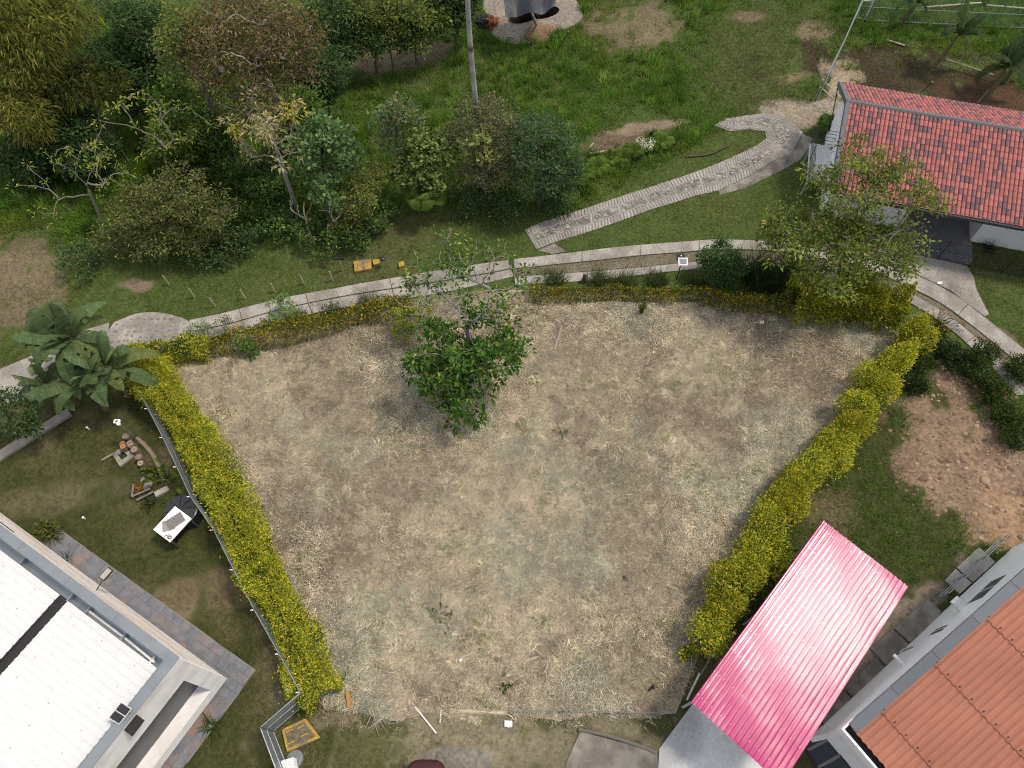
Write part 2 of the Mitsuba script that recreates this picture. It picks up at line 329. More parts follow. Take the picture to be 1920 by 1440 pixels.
def fibre(p, n, uv):
    s = mikit.fbm(p.x * 0.8, p.y * 0.8, 2.0, 4); f = .4 + .2 * mikit.fbm(p.x * 16, p.y * 16, 1.0, 2)
    return mix_((0.33, 0.135, 0.095), (0.42, 0.185, 0.13), s) * (0.85 + 0.3 * f)
scene['mat_fibre'] = pr(mikit.proc(fibre), 0.85, 0.25)
def slate(p, n, uv):
    s = mikit.fbm(p.x * 5, p.y * 5, 3.0, 4); r = mikit.fbm(p.x * 1.7, p.y * 1.7, 6.0, 3)
    return mix_(mix_((0.115, 0.125, 0.15), (0.21, 0.22, 0.25), s), (0.27, 0.19, 0.16), mikit.smoothstep(0.58, 0.78, r) * 0.75)
scene['mat_slate'] = pr(mikit.proc(slate), 0.6, 0.4)
def slate2(p, n, uv): return slate(p + 31.7, n, uv) * mi.Color3f(1.15, 1.02, 0.95)
scene['mat_slate_warm'] = pr(mikit.proc(slate2), 0.6, 0.4)
scene['mat_sand'] = pr(mikit.proc(lambda p, n, uv: mix_(mix_((0.22, 0.185, 0.155), (0.34, 0.30, 0.265), mikit.fbm(p.x * 1.5, p.y * 1.5, 2.0, 4)), (0.25, 0.14, 0.07), mikit.smoothstep(0.6, 0.8, mikit.fbm(p.x * 0.6 + 3, p.y * 0.6, 5.0, 3)) * 0.6) * (0.6 + 0.8 * mikit.fbm(p.x * 8, p.y * 8, 3.0, 2))), 0.95, 0.1)
scene['mat_tarp'] = pr((0.022, 0.028, 0.04), 0.5, 0.35)
# ---------------------------------------------------------------- ground
def grid_mesh(xs, ys, fz):
    X, Y = np.meshgrid(xs, ys, indexing='ij'); v = np.stack([X, Y, fz(X, Y)], -1).reshape(-1, 3)
    i, j = np.meshgrid(np.arange(len(xs) - 1), np.arange(len(ys) - 1), indexing='ij'); a = i * len(ys) + j
    f = np.stack([a, a + len(ys), a + len(ys) + 1, a + 1], -1).reshape(-1, 4)
    m = M(); m.add(v, f); return m
LOT_L = G([(300, 665), (352, 750), (405, 850), (455, 960), (500, 1060), (555, 1190), (610, 1330)])
LOT_R = G([(1690, 628), (1640, 690), (1560, 810), (1480, 920), (1400, 1040), (1330, 1180), (1268, 1335)])
LOT_T = G([(300, 665), (420, 640), (560, 608), (680, 582), (800, 556), (920, 543), (1020, 546), (1150, 545), (1300, 548), (1420, 560), (1530, 578), (1620, 600), (1690, 628)])
lot_poly = Polygon(np.vstack([LOT_T, LOT_R[1:], G([(1200, 1350), (1130, 1336), (1050, 1352), (960, 1338), (890, 1356), (810, 1336), (740, 1352), (680, 1336)]), LOT_L[::-1][:-1]])).buffer(0)
pit_c = G([(985, 12)])[0]
dense_x = np.concatenate([np.linspace(-190, -46, 20), np.arange(-44, 44.1, 0.4), np.linspace(46, 190, 20)])
dense_y = np.concatenate([np.linspace(-70, -5, 14), np.arange(-4, 56.1, 0.4), np.linspace(58, 260, 24)])
def ground_z(x, y):
    return tz(x, y) - 2.2 * np.exp(-(((x - pit_c[0] - 0.45) / 2.9) ** 2 + ((y - pit_c[1] + 0.75) / 1.5) ** 2) ** 3)
struct('ground', grid_mesh(dense_x, dense_y, ground_z), 'mat_ground', 'grassy ground of the yards, verges and meadow', True)
struct('lot', drape(lot_poly, 0.02, 0.8, 0), 'mat_lot', 'empty fenced lot of dry cut grass between the golden hedges', True)

# ---------------------------------------------------------------- lane, paths and pads
HARD = []
def hard(p): HARD.append(p.buffer(-0.07)); return p
labels['road'] = {'label': 'narrow concrete lane with two wheel tracks curving behind the lot', 'kind': 'structure'}
E = lambda *p: G(p)
# one wide slab lane on the left, two tracks on the right
hard(slabs('road', E((355, 601), (430, 585), (533, 559), (640, 539), (790, 513), (905, 495), (957, 488)), E((362, 622), (436, 606), (538, 578), (645, 556), (795, 533), (910, 514), (960, 504)), 3.2, 'mat_concrete', 0.06))
hard(slabs('road', E((362, 623), (436, 607), (538, 579), (645, 557), (795, 534), (910, 515), (960, 505)), E((372, 640), (442, 626), (548, 598), (650, 577), (800, 555), (915, 531), (962, 519)), 3.2, 'mat_concrete', 0.05))
hard(slabs('road', E((962, 487), (1050, 477), (1130, 467), (1200, 460), (1280, 454), (1341, 450), (1419, 452), (1500, 459), (1600, 478), (1690, 505), (1780, 548), (1847, 597), (1930, 664)),
     E((964, 505), (1050, 496), (1130, 488), (1200, 480), (1280, 474), (1341, 469), (1419, 470), (1500, 478), (1600, 500), (1680, 528), (1760, 568), (1830, 618), (1910, 684)), 3.2, 'mat_concrete', 0.06))
hard(slabs('road', E((964, 520), (1050, 514), (1130, 508), (1200, 502), (1280, 494), (1341, 489), (1419, 489), (1500, 496), (1580, 510), (1660, 533), (1730, 563), (1800, 610), (1870, 672), (1930, 740)),
     E((966, 536), (1050, 531), (1130, 525), (1200, 517), (1280, 508), (1341, 503), (1419, 503), (1500, 511), (1580, 527), (1660, 551), (1720, 577), (1785, 622), (1850, 682), (1905, 742)), 3.2, 'mat_concrete', 0.06))
cen = bandpoly(E((964, 506), (1050, 497), (1130, 489), (1200, 481), (1280, 475), (1341, 470), (1419, 471), (1500, 479), (1600, 501), (1680, 529), (1760, 569), (1830, 619), (1910, 685)),
               E((964, 519), (1050, 513), (1130, 507), (1200, 501), (1280, 493), (1341, 488), (1419, 488), (1500, 495), (1580, 509), (1660, 532), (1730, 562), (1800, 609), (1870, 671), (1925, 735)))
put('road__median', drape(cen, 0.03, 1.2, 0), 'mat_dirt', label='strip of dry grass and soil between the wheel tracks')
hard(cen.buffer(-0.2))
scene['mat_dirt'] = pr(mikit.proc(lambda p, n, uv: mix_((0.12, 0.10, 0.07), (0.20, 0.175, 0.135), mikit.fbm(p.x * 1.5, p.y * 1.5, 2.0, 4)) * (0.6 + 0.8 * mikit.fbm(p.x * 12, p.y * 12, 3.0, 2))), 0.95, 0.1)
k = 'road__apron'
apron = Polygon(G([(1600, 476), (1660, 462), (1735, 480), (1790, 492), (1813, 501), (1824, 520), (1830, 545), (1853, 590), (1845, 594), (1780, 545), (1690, 502)])).buffer(0)
hard(apron); put(k, drape(apron, 0.065, 1.2), 'mat_concrete', label='pale concrete apron in front of the black gate')
# cobbled turning pad by the banana plants
pad = Polygon(smoothline(G([(215, 605), (257, 589), (300, 587), (352, 601), (362, 622), (370, 642), (330, 655), (240, 668), (200, 660), (190, 640)]), 40)).buffer(0)
ck = 'cobbled_pad'; labels[ck] = {'label': 'pale concrete pad set with rounded stones beside the banana plants', 'kind': 'structure'}
hard(pad); put(ck, drape(pad, 0.05, 1.0), 'mat_concrete')
rng = np.random.default_rng(5); m = M(); x0, y0, x1, y1 = pad.buffer(-0.15).bounds
dome = trimesh.creation.icosphere(subdivisions=1)
for x in np.arange(x0, x1, 0.34):
    for y in np.arange(y0, y1, 0.34):
        q = np.array([x, y]) + rng.uniform(-0.09, 0.09, 2)
        if pad.buffer(-0.15).contains(Point(q)):
            r = rng.uniform(0.07, 0.12); m.add(dome.vertices * [r, r * 0.8, 0.035] + [*q, tz(*q) + 0.052], dome.faces, np.array([0.26, 0.25, 0.24]) * rng.uniform(0.7, 1.25))
put(f'{ck}__stones', m, 'mat_paint', True, kind='stuff')
drv = Polygon(G([(-30, 706), (60, 668), (110, 648), (165, 618), (205, 606), (200, 660), (238, 668), (180, 700), (110, 742), (40, 752), (-30, 768)])).buffer(0)
hard(drv); put('road__turn', drape(drv.difference(pad), 0.045, 1.2), 'mat_concrete', label='worn end of the lane behind the banana plants')
# stone panelled path climbing to the tiled house
sk = 'stone_path'; labels[sk] = {'label': 'ribbed concrete path with inset stone panels leading up to the tiled house', 'kind': 'structure'}
UP = E((984, 432), (1018, 417), (1091, 394), (1150, 374), (1199, 358), (1240, 345), (1280, 332), (1340, 310), (1390, 288), (1420, 273), (1437, 260))
LO = E((1006, 468), (1039, 455), (1095, 438), (1157, 417), (1222, 393), (1262, 381), (1300, 369), (1347, 358), (1400, 332), (1453, 301), (1482, 290))
HK = E((1437, 260), (1434, 248), (1407, 243), (1370, 247), (1338, 236), (1360, 224), (1400, 217), (1440, 213), (1478, 222), (1505, 250), (1482, 290))
path = Polygon(np.vstack([UP[:-1], HK, LO[::-1][1:]])).buffer(0)
hard(path); put(sk, drape(path, 0.05, 1.0), 'mat_concrete')
n = 400; ua, la = smoothline(UP, n), smoothline(LO, n)
sides = [(ua, 0.0, ua, 0.26), (ua, 0.74, ua, 1.0)]
ribs = M(); rng = np.random.default_rng(8)
s = np.concatenate([[0], np.cumsum(np.linalg.norm(np.diff((ua + la) / 2, axis=0), axis=1))])
def at_s(d, t):
    a = np.array([np.interp(d, s, ua[:, 0]), np.interp(d, s, ua[:, 1])]); b = np.array([np.interp(d, s, la[:, 0]), np.interp(d, s, la[:, 1])])
    return a + (b - a) * t
def lift(q, h): return np.array([q[0], q[1], tz(q[0], q[1]) + h])
for d in np.arange(0.1, s[-1] - 0.1, 0.19):
    for t0, t1 in ((0.02, 0.27), (0.75, 0.98)):
        a, b = at_s(d, t0 + rng.uniform(-0.05, 0.03) * (t0 < .5)), at_s(d, t1 + rng.uniform(-0.03, 0.05) * (t0 > .5))
        ribs.tube([lift(a, 0.055), lift(b, 0.055)], 0.045, 4, np.array([0.31, 0.295, 0.28]) * rng.uniform(0.8, 1.15))
put(f'{sk}__ribs', ribs, 'mat_paint', kind='stuff', label='rows of raised ribs along both edges')
panel_cuts = np.arange(0.2, s[-1], 1.75)
for i in range(len(panel_cuts) - 1):
    d0, d1 = panel_cuts[i] + 0.08, panel_cuts[i + 1] - 0.08; ring = [at_s(d, 0.31) for d in np.linspace(d0, d1, 5)] + [at_s(d, 0.71) for d in np.linspace(d1, d0, 5)]
    pp = Polygon(ring).buffer(0)
    put(f'{sk}__panel', drape(pp, 0.075, 1.0, 0.06), 'mat_concrete_old')
    fr = M(); r = np.array(ring + ring[:1])
    for a, b in zip(r[:-1], r[1:]): fr.tube([lift(a, 0.07), lift(b, 0.07)], 0.03, 4, (0.36, 0.345, 0.325))
    st = M(); x0, y0, x1, y1 = pp.bounds; bare = rng.random() * 0.6
    for q in rng.uniform([x0, y0], [x1, y1], (140, 2)):
        if pp.buffer(-0.1).contains(Point(q)):
            rr = rng.uniform(0.05, 0.12); sh = (0.34, 0.325, 0.30) if rng.random() < 0.25 + bare * .6 else (0.18, 0.165, 0.15)
            st.add(dome.vertices * [rr, rr * 0.7, 0.03] + lift(q, 0.076), dome.faces, np.array(sh) * rng.uniform(0.7, 1.2))
    put(f'{sk}__border', fr, 'mat_paint'); put(f'{sk}__stones', st, 'mat_paint', True, kind='stuff')
hk = np.array(HK); cc0 = P(1425, 262)[:2]; ribs = M(); inner = smoothline(E((1437, 258), (1432, 248), (1407, 243), (1372, 246), (1345, 236)), 40); outer = smoothline(E((1484, 286), (1503, 252), (1478, 223), (1440, 214), (1362, 225)), 40)
for i in range(0, 40):
    for t0, t1 in ((.04, .3), (.7, .96)):
        q0, q1 = inner[i] + (outer[i] - inner[i]) * t0, inner[i] + (outer[i] - inner[i]) * t1; ribs.tube([lift(q0, .055), lift(q1, .055)], .045, 4, np.array([0.31, 0.295, 0.28]) * rng.uniform(0.8, 1.15))
put(f'{sk}__ribs', ribs, 'mat_paint', kind='stuff', label='radial ribs round the bend of the path')
st = M()
for _ in range(420):
    i = rng.integers(0, 40); q = inner[i] + (outer[i] - inner[i]) * rng.uniform(.32, .68) + rng.normal(0, .08, 2); rr = rng.uniform(.05, .13); st.add(dome.vertices * [rr, rr * .7, .035] + lift(q, .05), dome.faces, np.array((.30, .285, .265) if rng.random() < .5 else (.17, .155, .14)) * rng.uniform(.75, 1.2))
put(f'{sk}__stones', st, 'mat_paint', True, kind='stuff')
wide = Polygon(G([(1347, 358), (1400, 332), (1453, 301), (1482, 290), (1505, 252), (1528, 262), (1500, 300), (1462, 322), (1400, 352), (1350, 366)])).buffer(0).difference(path); hard(wide); put(f'{sk}__shoulder', drape(wide, .03, .8), 'mat_concrete_old', label='worn concrete shoulder along the right side of the bend')
foot = Polygon(G([(1008, 470), (1040, 457), (1062, 472), (1035, 477)])); hard(foot); put(f'{sk}__landing', drape(foot, 0.035), 'mat_concrete_old')
# ---------------------------------------------------------------- white house, lower left
WH = (0.84, 0.85, 0.86); GALV = (0.46, 0.50, 0.54); DARK = (0.018, 0.019, 0.022)
wf = Fr((-10.92, 4.07), (-0.856, 0.517), flip=1); H0 = 0.35
LU, LV, HT = 15.0, 11.0, 5.05
k = thing('white_house', 'white flat-parapet house with white metal roof and slate patio', 'house')
m = M()                                                        # front wall with its long opening
wf.box(m, 0, .28, 0, .57, H0, HT); wf.box(m, 0, .28, .57, LV, H0, .95); wf.box(m, 0, .28, .57, LV, 3.52, HT); wf.box(m, .28, .5, .3, LV, H0, .93)
wf.box(m, .283, 0.5, .1, .55, .95, 3.6)
put(f'{k}__front_wall', m, 'mat_wall', label='white front wall with a long recessed opening')
m = M(); wf.box(m, .283, LU, 0, .25, H0, HT); put(f'{k}__side_wall', m, 'mat_pink', label='side wall clad in pinkish veined stone')
m = M(); wf.box(m, .5, .56, .45, LV, .93, 3.6, (0.05, 0.053, 0.06)); put(f'{k}__window', m, 'mat_gloss', label='dark glass band at the back of the front opening')
m = M(); wf.box(m, -.012, .5, .575, LV, .951, .975, (0.8, .8, .8)); put(f'{k}__sill', m, 'mat_wall')
m = M(); wf.box(m, .6, LU, .5, LV, -0.1, H0 + .1, (0.03, .03, .03)); put(f'{k}__plinth', m, 'mat_paint', label='dark recessed plinth')
m = M(); wf.box(m, LU - .2, LU, .25, LV, H0, HT - .3); wf.box(m, .5, LU - .2, LV - .2, LV, H0, HT - .3); wf.box(m, .57, LU, .45, LV, 3.7, 4.2); put(f'{k}__back_wall', m, 'mat_wall')
cap = M(); cuts = np.arange(.34, LU, 2.35)
for a, b in zip(cuts[:-1], cuts[1:]):
    wf.box(cap, a, b - .015, -.04, .30, HT, HT + .03, np.array(GALV) * np.random.default_rng(int(a * 9)).uniform(.95, 1.15))
wf.box(cap, -.04, .34, .302, LV, HT, HT + .028, GALV); wf.box(cap, -.04, .335, -.04, .30, HT, HT + .03, GALV)
wf.box(cap, .30, .315, .30, LV, 4.5, HT + .05, (.3, .33, .36)); wf.box(cap, .315, LU, .285, .30, 4.5, HT + .05, (.3, .33, .36))
put(f'{k}__parapet_cap', cap, 'mat_galv', label='grey metal flashing along the parapet')
gut = M(); wf.box(gut, .316, LU, .301, .95, 4.45, 4.5); wf.box(gut, .316, .9, .95, LV, 4.45, 4.5)
for a in (2.2, 3.9, 4.75, 7.2, 9.4): wf.box(gut, a, a + .05, .3, .66, 4.5, 4.7)
put(f'{k}__gutter', gut, 'mat_galv', label='wide grey gutter behind the parapet')
def roof_sheet(u0, u1, v0, v1):
    """White ribbed sheeting, ribs along u."""
    m = M(); vs, zs = [], []
    for v in np.arange(v0, v1, .25):
        vs += [v, v + .19, v + .205, v + .235, v + .25 - 1e-3]; zs += [0, 0, .035, .035, 0]
    vs, zs = np.array(vs), np.array(zs); us = np.linspace(u0, u1, 8)
    V = np.array([[wf(u, v, 4.72 + z + .012 * (v - v0)) for v, z in zip(vs, zs)] for u in us]).reshape(-1, 3)
    i, j = np.meshgrid(np.arange(len(us) - 1), np.arange(len(vs) - 1), indexing='ij'); a = i * len(vs) + j
    m.add(V, np.stack([a, a + 1, a + len(vs) + 1, a + len(vs)], -1).reshape(-1, 4)); return m
r = f'{k}__roof'
put(r, roof_sheet(.50, 4.72, .62, LV), 'mat_roof_white', label='near white ribbed roof sheet'); put(r, roof_sheet(5.12, 9.6, .62, LV), 'mat_roof_white', label='far white ribbed roof sheet'); put(r, roof_sheet(9.62, LU, .60, LV), 'mat_roof_white')
m = M(); wf.box(m, 4.70, 5.14, .62, LV, 4.6, 4.66, (0.03, .028, .03)); put(f'{k}__roof_gap', m, 'mat_paint', label='dark open joint between the roof sheets')
m = M(); rng = np.random.default_rng(2)
for u in (1.2, 2.7, 4.2, 6.0, 7.6, 9.2, 11):
    for v in np.arange(.95, LV, .75):
        m.tube([wf(u, v, 4.725 + .012 * (v - .62)), wf(u, v, 4.755 + .012 * (v - .62))], .018, 5, (.35, .36, .37))
put(f'{k}__roof_screws', m, 'mat_paint', kind='stuff')
m = M(); m.tube([wf(.8, .55, 4.56), wf(2.1, .5, 4.56), wf(4.0, .5, 4.56)], .05, 6, (.8, .8, .8)); m.tube([wf(.9, .42, 4.56), wf(.9, .7, 4.6)], .05, 6, (.8, .8, .8))
put(f'{k}__drain_pipe', m, 'mat_paint', True)
m = M(); wf.box(m, 8.9, 9.7, -.02, -.002, 3.9, 4.05, DARK); put(f'{k}__wall_vent', m, 'mat_paint')
# the things fixed to the house
k = thing('solar_module', 'small solar panel tilted on the front parapet of the white house', 'solar panel')
m = M(); c = wf(.26, 2.12, 5.3); R = np.column_stack([[*(wf.w), 0], unit(np.array([*wf.u, .55])), unit(np.cross([*(wf.w), 0], unit(np.array([*wf.u, .55]))))])
m.box(c, (.27, .2, .012), R, (.62, .62, .62)); put(f'{k}__frame', m, 'mat_paint')
m = M(); up = R[:, 2] * np.sign(R[2, 2])
for s in (-1, 1): m.box(c + R[:, 0] * .128 * s + up * .012, (.115, .175, .006), R, (.02, .02, .025))
put(f'{k}__cells', m, 'mat_gloss'); m = M(); m.tube([wf(.1, 2.0, HT + .03), c - up * .02], .02, 6, DARK); put(f'{k}__bracket', m, 'mat_paint', True)
k = thing('floodlight', 'black floodlight on the white front wall below the solar panel', 'floodlight')
m = M(); m.box(wf(-.16, 2.22, 4.82), (.26, .16, .05), np.column_stack([[*wf.w, 0], [*wf.u, 0], [0, 0, 1]]), (.03, .025, .025)); put(f'{k}__housing', m, 'mat_paint')
m = M(); m.tube([wf(0, 2.22, 4.75), wf(-.12, 2.22, 4.8)], .03, 6, DARK); put(f'{k}__arm', m, 'mat_paint', True)
k = thing('wall_lamp', 'solar wall lamp on an arm above the slate patio', 'lamp')
R = np.column_stack([[*wf.u, 0], [*wf.w, 0], [0, 0, 1]]); m = M(); m.box(wf(5.36, -.62, 3.0), (.13, .24, .035), R, (.05, .05, .05)); put(f'{k}__housing', m, 'mat_paint')
m = M(); m.box(wf(5.36, -.62, 3.045), (.10, .2, .012), R, (.42, .40, .38)); put(f'{k}__solar_cells', m, 'mat_gloss')
m = M(); m.tube([wf(5.25, 0.0, 2.95), wf(5.3, -.4, 3.0)], .025, 6, (.05, .05, .05)); put(f'{k}__arm', m, 'mat_paint', True)
# slate patio, laid in rows of cut stones
pk = 'patio'; labels[pk] = {'label': 'slate paved patio strip along the white house', 'kind': 'structure'}
m = M(); wf.box(m, -.62, 10.75, -.80, .6, -.3, .045, (.16, .16, .17)); wf.box(m, -.62, .62, .6, LV, -.3, .045, (.16, .16, .17)); put(pk, m, 'mat_concrete_old')
HARD.append(Polygon([wf(*q, 0)[:2] for q in [(-.62, -.8), (10.75, -.8), (10.75, .6), (LU, .6), (LU, LV), (-.62, LV)]]))
rng = np.random.default_rng(14); nt = 0
def slate_row(a0, a1, b0, b1, along_u):
    global nt
    p = a0 - rng.uniform(0, .4)
    while p < a1:
        L = rng.choice([.42, .6, .6, .78]); q0, q1 = max(p, a0), min(p + L, a1)
        if q1 - q0 > .1:
            m = M(); h = .06 + rng.uniform(0, .012)
            (wf.box(m, q0 + .01, q1 - .01, b0 + .01, b1 - .01, .03, h) if along_u else wf.box(m, b0 + .01, b1 - .01, q0 + .01, q1 - .01, .03, h))
            put(f'{pk}__tile', m, 'mat_slate' if rng.random() < .72 else 'mat_slate_warm'); nt += 1
        p += L
for i in range(4): slate_row(-.6, 10.72, -.78 + i * .345, -.78 + (i + 1) * .345, True)
for i in range(3): slate_row(.62, 6.5, -.6 + i * .4, -.6 + (i + 1) * .4, False)

# ---------------------------------------------------------------- carport
CT = [A(1543, 976, 2.85), A(1704, 1103, 2.75), A(1460, 1450, 2.75), A(1295, 1316, 2.85)]
kf = Fr(CT[3], (CT[0] - CT[3])[:2], flip=-1); CL = np.linalg.norm((CT[0] - CT[3])[:2]); CW = 3.72
def cz(v): return 2.85 - .06 * v
k = thing('carport', 'open carport with glossy magenta ribbed metal roof beside the right hedge', 'carport')
def mag_sheet(u0, u1, lift):
    vs, zs = [], []
    nr = 19; pt = CW / nr
    for i in range(nr):
        v = i * pt; vs += [v, v + .025, v + .06, v + .085, v + pt * .62]; zs += [0, .045, .045, 0, 0.002]
    vs.append(CW); zs.append(0); us = np.linspace(u0, u1, 14)
    V = np.array([[kf(u, v, cz(v) + z + lift + .006 * math.sin(u * 3.1 + v * 2.3) * (z < .01)) for v, z in zip(vs, zs)] for u in us]).reshape(-1, 3)
    i, j = np.meshgrid(np.arange(len(us) - 1), np.arange(len(vs) - 1), indexing='ij'); a = i * len(vs) + j
    m = M(); return m.add(V, np.stack([a, a + len(vs), a + len(vs) + 1, a + 1], -1).reshape(-1, 4))
put(f'{k}__roof_sheet', mag_sheet(0, 3.1, .0), 'mat_magenta'); put(f'{k}__roof_sheet', mag_sheet(3.0, 6.1, .006), 'mat_magenta'); put(f'{k}__roof_sheet', mag_sheet(6.0, CL, .012), 'mat_magenta')
m = M()
for u in np.arange(.35, CL, 1.02):
    for i in range(19):
        if (i + int(u * 3)) % 2 == 0 or i < 3: m.tube([kf(u, i * CW / 19 + .036, cz(i * CW / 19) + .03), kf(u, i * CW / 19 + .036, cz(i * CW / 19) + .06)], .02, 5, (.85, .8, .8))
put(f'{k}__screws', m, 'mat_paint', kind='stuff')
for u in (.3, CL / 2, CL - .3):
    m = M(); m.tube([kf(u, .05, cz(.05) - .1), kf(u, CW - .05, cz(CW) - .1)], .05, 4, (.30, .31, .32)); put(f'{k}__beam', m, 'mat_paint')
    for v in (.15, CW - .15):
        m = M(); m.tube([kf(u, v, -.1), kf(u, v, cz(v) - .1)], .05, 6, (.32, .33, .34)); put(f'{k}__post', m, 'mat_paint', True)
for v in (.2, CW / 2, CW - .2):
    m = M(); m.tube([kf(.1, v, cz(v) - .04), kf(CL - .1, v, cz(v) - .04)], .035, 4, (.30, .31, .32)); put(f'{k}__purlin', m, 'mat_paint')
driveway = Polygon([*G([(1236, 1404), (1297, 1322)]), kf(CL - .5, .4, 0)[:2], kf(CL - .5, CW - .2, 0)[:2], *G([(1425, 1462), (1400, 1500), (1230, 1500)])]).buffer(0)
HARD.append(driveway); struct('driveway', drape(driveway, .06, 1.0), 'mat_concrete_pale', 'smooth pale concrete driveway running under the carport')
pad2 = Polygon(G([(1088, 1372), (1150, 1388), (1232, 1411), (1236, 1500), (1040, 1500), (1062, 1430)])).buffer(0); HARD.append(pad2)
struct('old_pad', drape(pad2, .05, 1.0), 'mat_concrete_old', 'weathered grey concrete pad at the bottom edge of the picture')
k = thing('kerb_beam', 'curved dark weathered kerb along the old concrete pad', 'kerb'); q = smoothline(G([(1084, 1368), (1130, 1377), (1180, 1392), (1231, 1411)]), 12)
m = M(); m.tube([lift(p, .05) for p in q], .075, 5, (.15, .14, .13)); put(k, m, 'mat_bark', True)

# ---------------------------------------------------------------- house with the terracotta fibre roof, lower right
of = Fr((11.40, 2.27), (.813, .583), flip=-1)                    # u up the slope along the verge, v to the right under the roof
k = thing('terracotta_roof_house', 'white house with terracotta corrugated fibre roof at the lower right corner', 'house')
def oz(u): return 3.3 + .17 * u
OL, OW = 12.0, 11.0
m = M(); of.box(m, .1, OL, -.02, .16, -.2, 3.2)
for a in np.arange(.1, OL, .5): of.box(m, a, a + .5, -.02, .16, 3.2, oz(a) - .02)
m.c = [np.broadcast_to((.80, .82, .85), q.shape) for q in m.c]; put(f'{k}__wall', m, 'mat_paint', label='white side wall under the verge')
m = M(); of.box(m, .1, .3, .16, OW, -.2, 3.1); of.box(m, OL - .2, OL, .16, OW, 0, 5); put(f'{k}__end_wall', m, 'mat_wall')
def fibre_sheet(u0, u1, lift, v1=OW):
    vs = np.arange(.12, v1, .235 / 6); zs = .042 * np.cos(2 * np.pi * vs / .235); us = [u0, u1]
    V = np.array([[of(u, v, oz(u) + z + lift * (1 - i)) for v, z in zip(vs, zs)] for i, u in enumerate(us)]).reshape(-1, 3)
    a = np.arange(len(vs) - 1); m = M(); return m.add(V, np.stack([a, a + len(vs), a + len(vs) + 1, a + 1], -1))
rows = [-.12] + [1.0 + i * 2.45 for i in range(6)]
for a, b in zip(rows[:-1], rows[1:]):
    put(f'{k}__roof_sheet', fibre_sheet(a, b + .12, .022), 'mat_fibre', True)
m = M(); m2 = M()
for b in rows[1:-1]:
    for v in np.arange(.3, OW, .47): m.tube([of(b + .1, v, oz(b) + .03), of(b + .1, v, oz(b) + .12)], .024, 5, (.08, .06, .05))
    m2.tube([of(b - .012, v, oz(b) + .03 + .042 * math.cos(2 * math.pi * v / .235)) for v in np.arange(.12, OW, .0392)], .007, 4, (.10, .05, .04))
put(f'{k}__roof_bolts', m, 'mat_paint', kind='stuff'); put(f'{k}__lap_seams', m2, 'mat_bark', kind='stuff')
for i, a in enumerate(np.arange(-.1, OL, 1.9)):
    m = M(); b = min(a + 1.88, OL)
    v = np.array([of(x, y, oz(x) + z) for x in (a, b) for y, z in ((-.06, -.12), (-.06, .05), (.30, .075), (.30, .02))])
    m.add(v, [[0, 4, 5, 1], [1, 5, 6, 2], [2, 6, 7, 3]], np.array((.125, .14, .165)) * (1 + .12 * math.sin(i * 5))); put(f'{k}__verge_flashing', m, 'mat_paint')
m = M(); of.box(m, -.42, -.34, -.1, OW, 2.95, 3.32, (.82, .83, .85)); of.box(m, -.42, .2, -.1, -.02, 2.9, 3.3, (.82, .83, .85)); put(f'{k}__fascia', m, 'mat_wall')
m = M(); of.box(m, -.338, .0, -.02, OW, 3.0, 3.05, (.03, .025, .025)); put(f'{k}__gutter', m, 'mat_paint', label='dark gutter inside the white fascia')
m = M(); v = np.array([of(*q) for q in ((.1, -.02, 0), (.1, .16, 0), (.1, -.02, 2.9), (.1, .16, 2.9), (-.42, -.02, 0.0), (-.42, .16, 0.0), (-.3, -.02, 2.9), (-.3, .16, 2.9))]); m.add(v, BOXF); put(f'{k}__pilaster', m, 'mat_wall')
def wall_uz(px, py, v=-.02):
    d = ray(px, py); t = (v - (CAM[:2] - of.o) @ of.w) / (d[:2] @ of.w); p = CAM + d * t; return (p[:2] - of.o) @ of.u, p[2]
for (xa, ya, xb, yb, hh) in ((1829, 1126, 1885, 1078, .55), (1742, 1192, 1790, 1166, .5), (1697, 1220, 1718, 1209, .5)):
    (ua_, za), (ub, zb) = wall_uz(xa, ya), wall_uz(xb, yb); zc = (za + zb) / 2
    w = f'{k}__window'; m = M(); of.box(m, ua_, ub, -.026, -.018, zc - hh * 1.4, zc + hh * .5, (.02, .022, .026)); w = put(w, m, 'mat_gloss')
    m = M(); of.box(m, ua_ - .04, ub + .04, -.06, -.027, zc - hh * 1.4 - .06, zc - hh * 1.4, (.75, .75, .76)); of.box(m, (ua_ + ub) / 2 - .02, (ua_ + ub) / 2 + .02, -.04, -.027, zc - hh * 1.4, zc + hh * .5, (.7, .7, .7)); put(f'{w}__frame', m, 'mat_paint')
for (xa, ya, xb, yb) in ((1773, 1142, 1827, 1112), (1668, 1241, 1716, 1221)):
    (ua_, za), (ub, zb) = wall_uz(xa, ya, -.3), wall_uz(xb, yb, -.3); m = M(); zc = min((za + zb) / 2, 2.2)
    of.box(m, ua_, ub, -.46, -.021, zc, zc + .09, (.5, .5, .5)); put(f'{k}__window_hood', m, 'mat_concrete_pale')
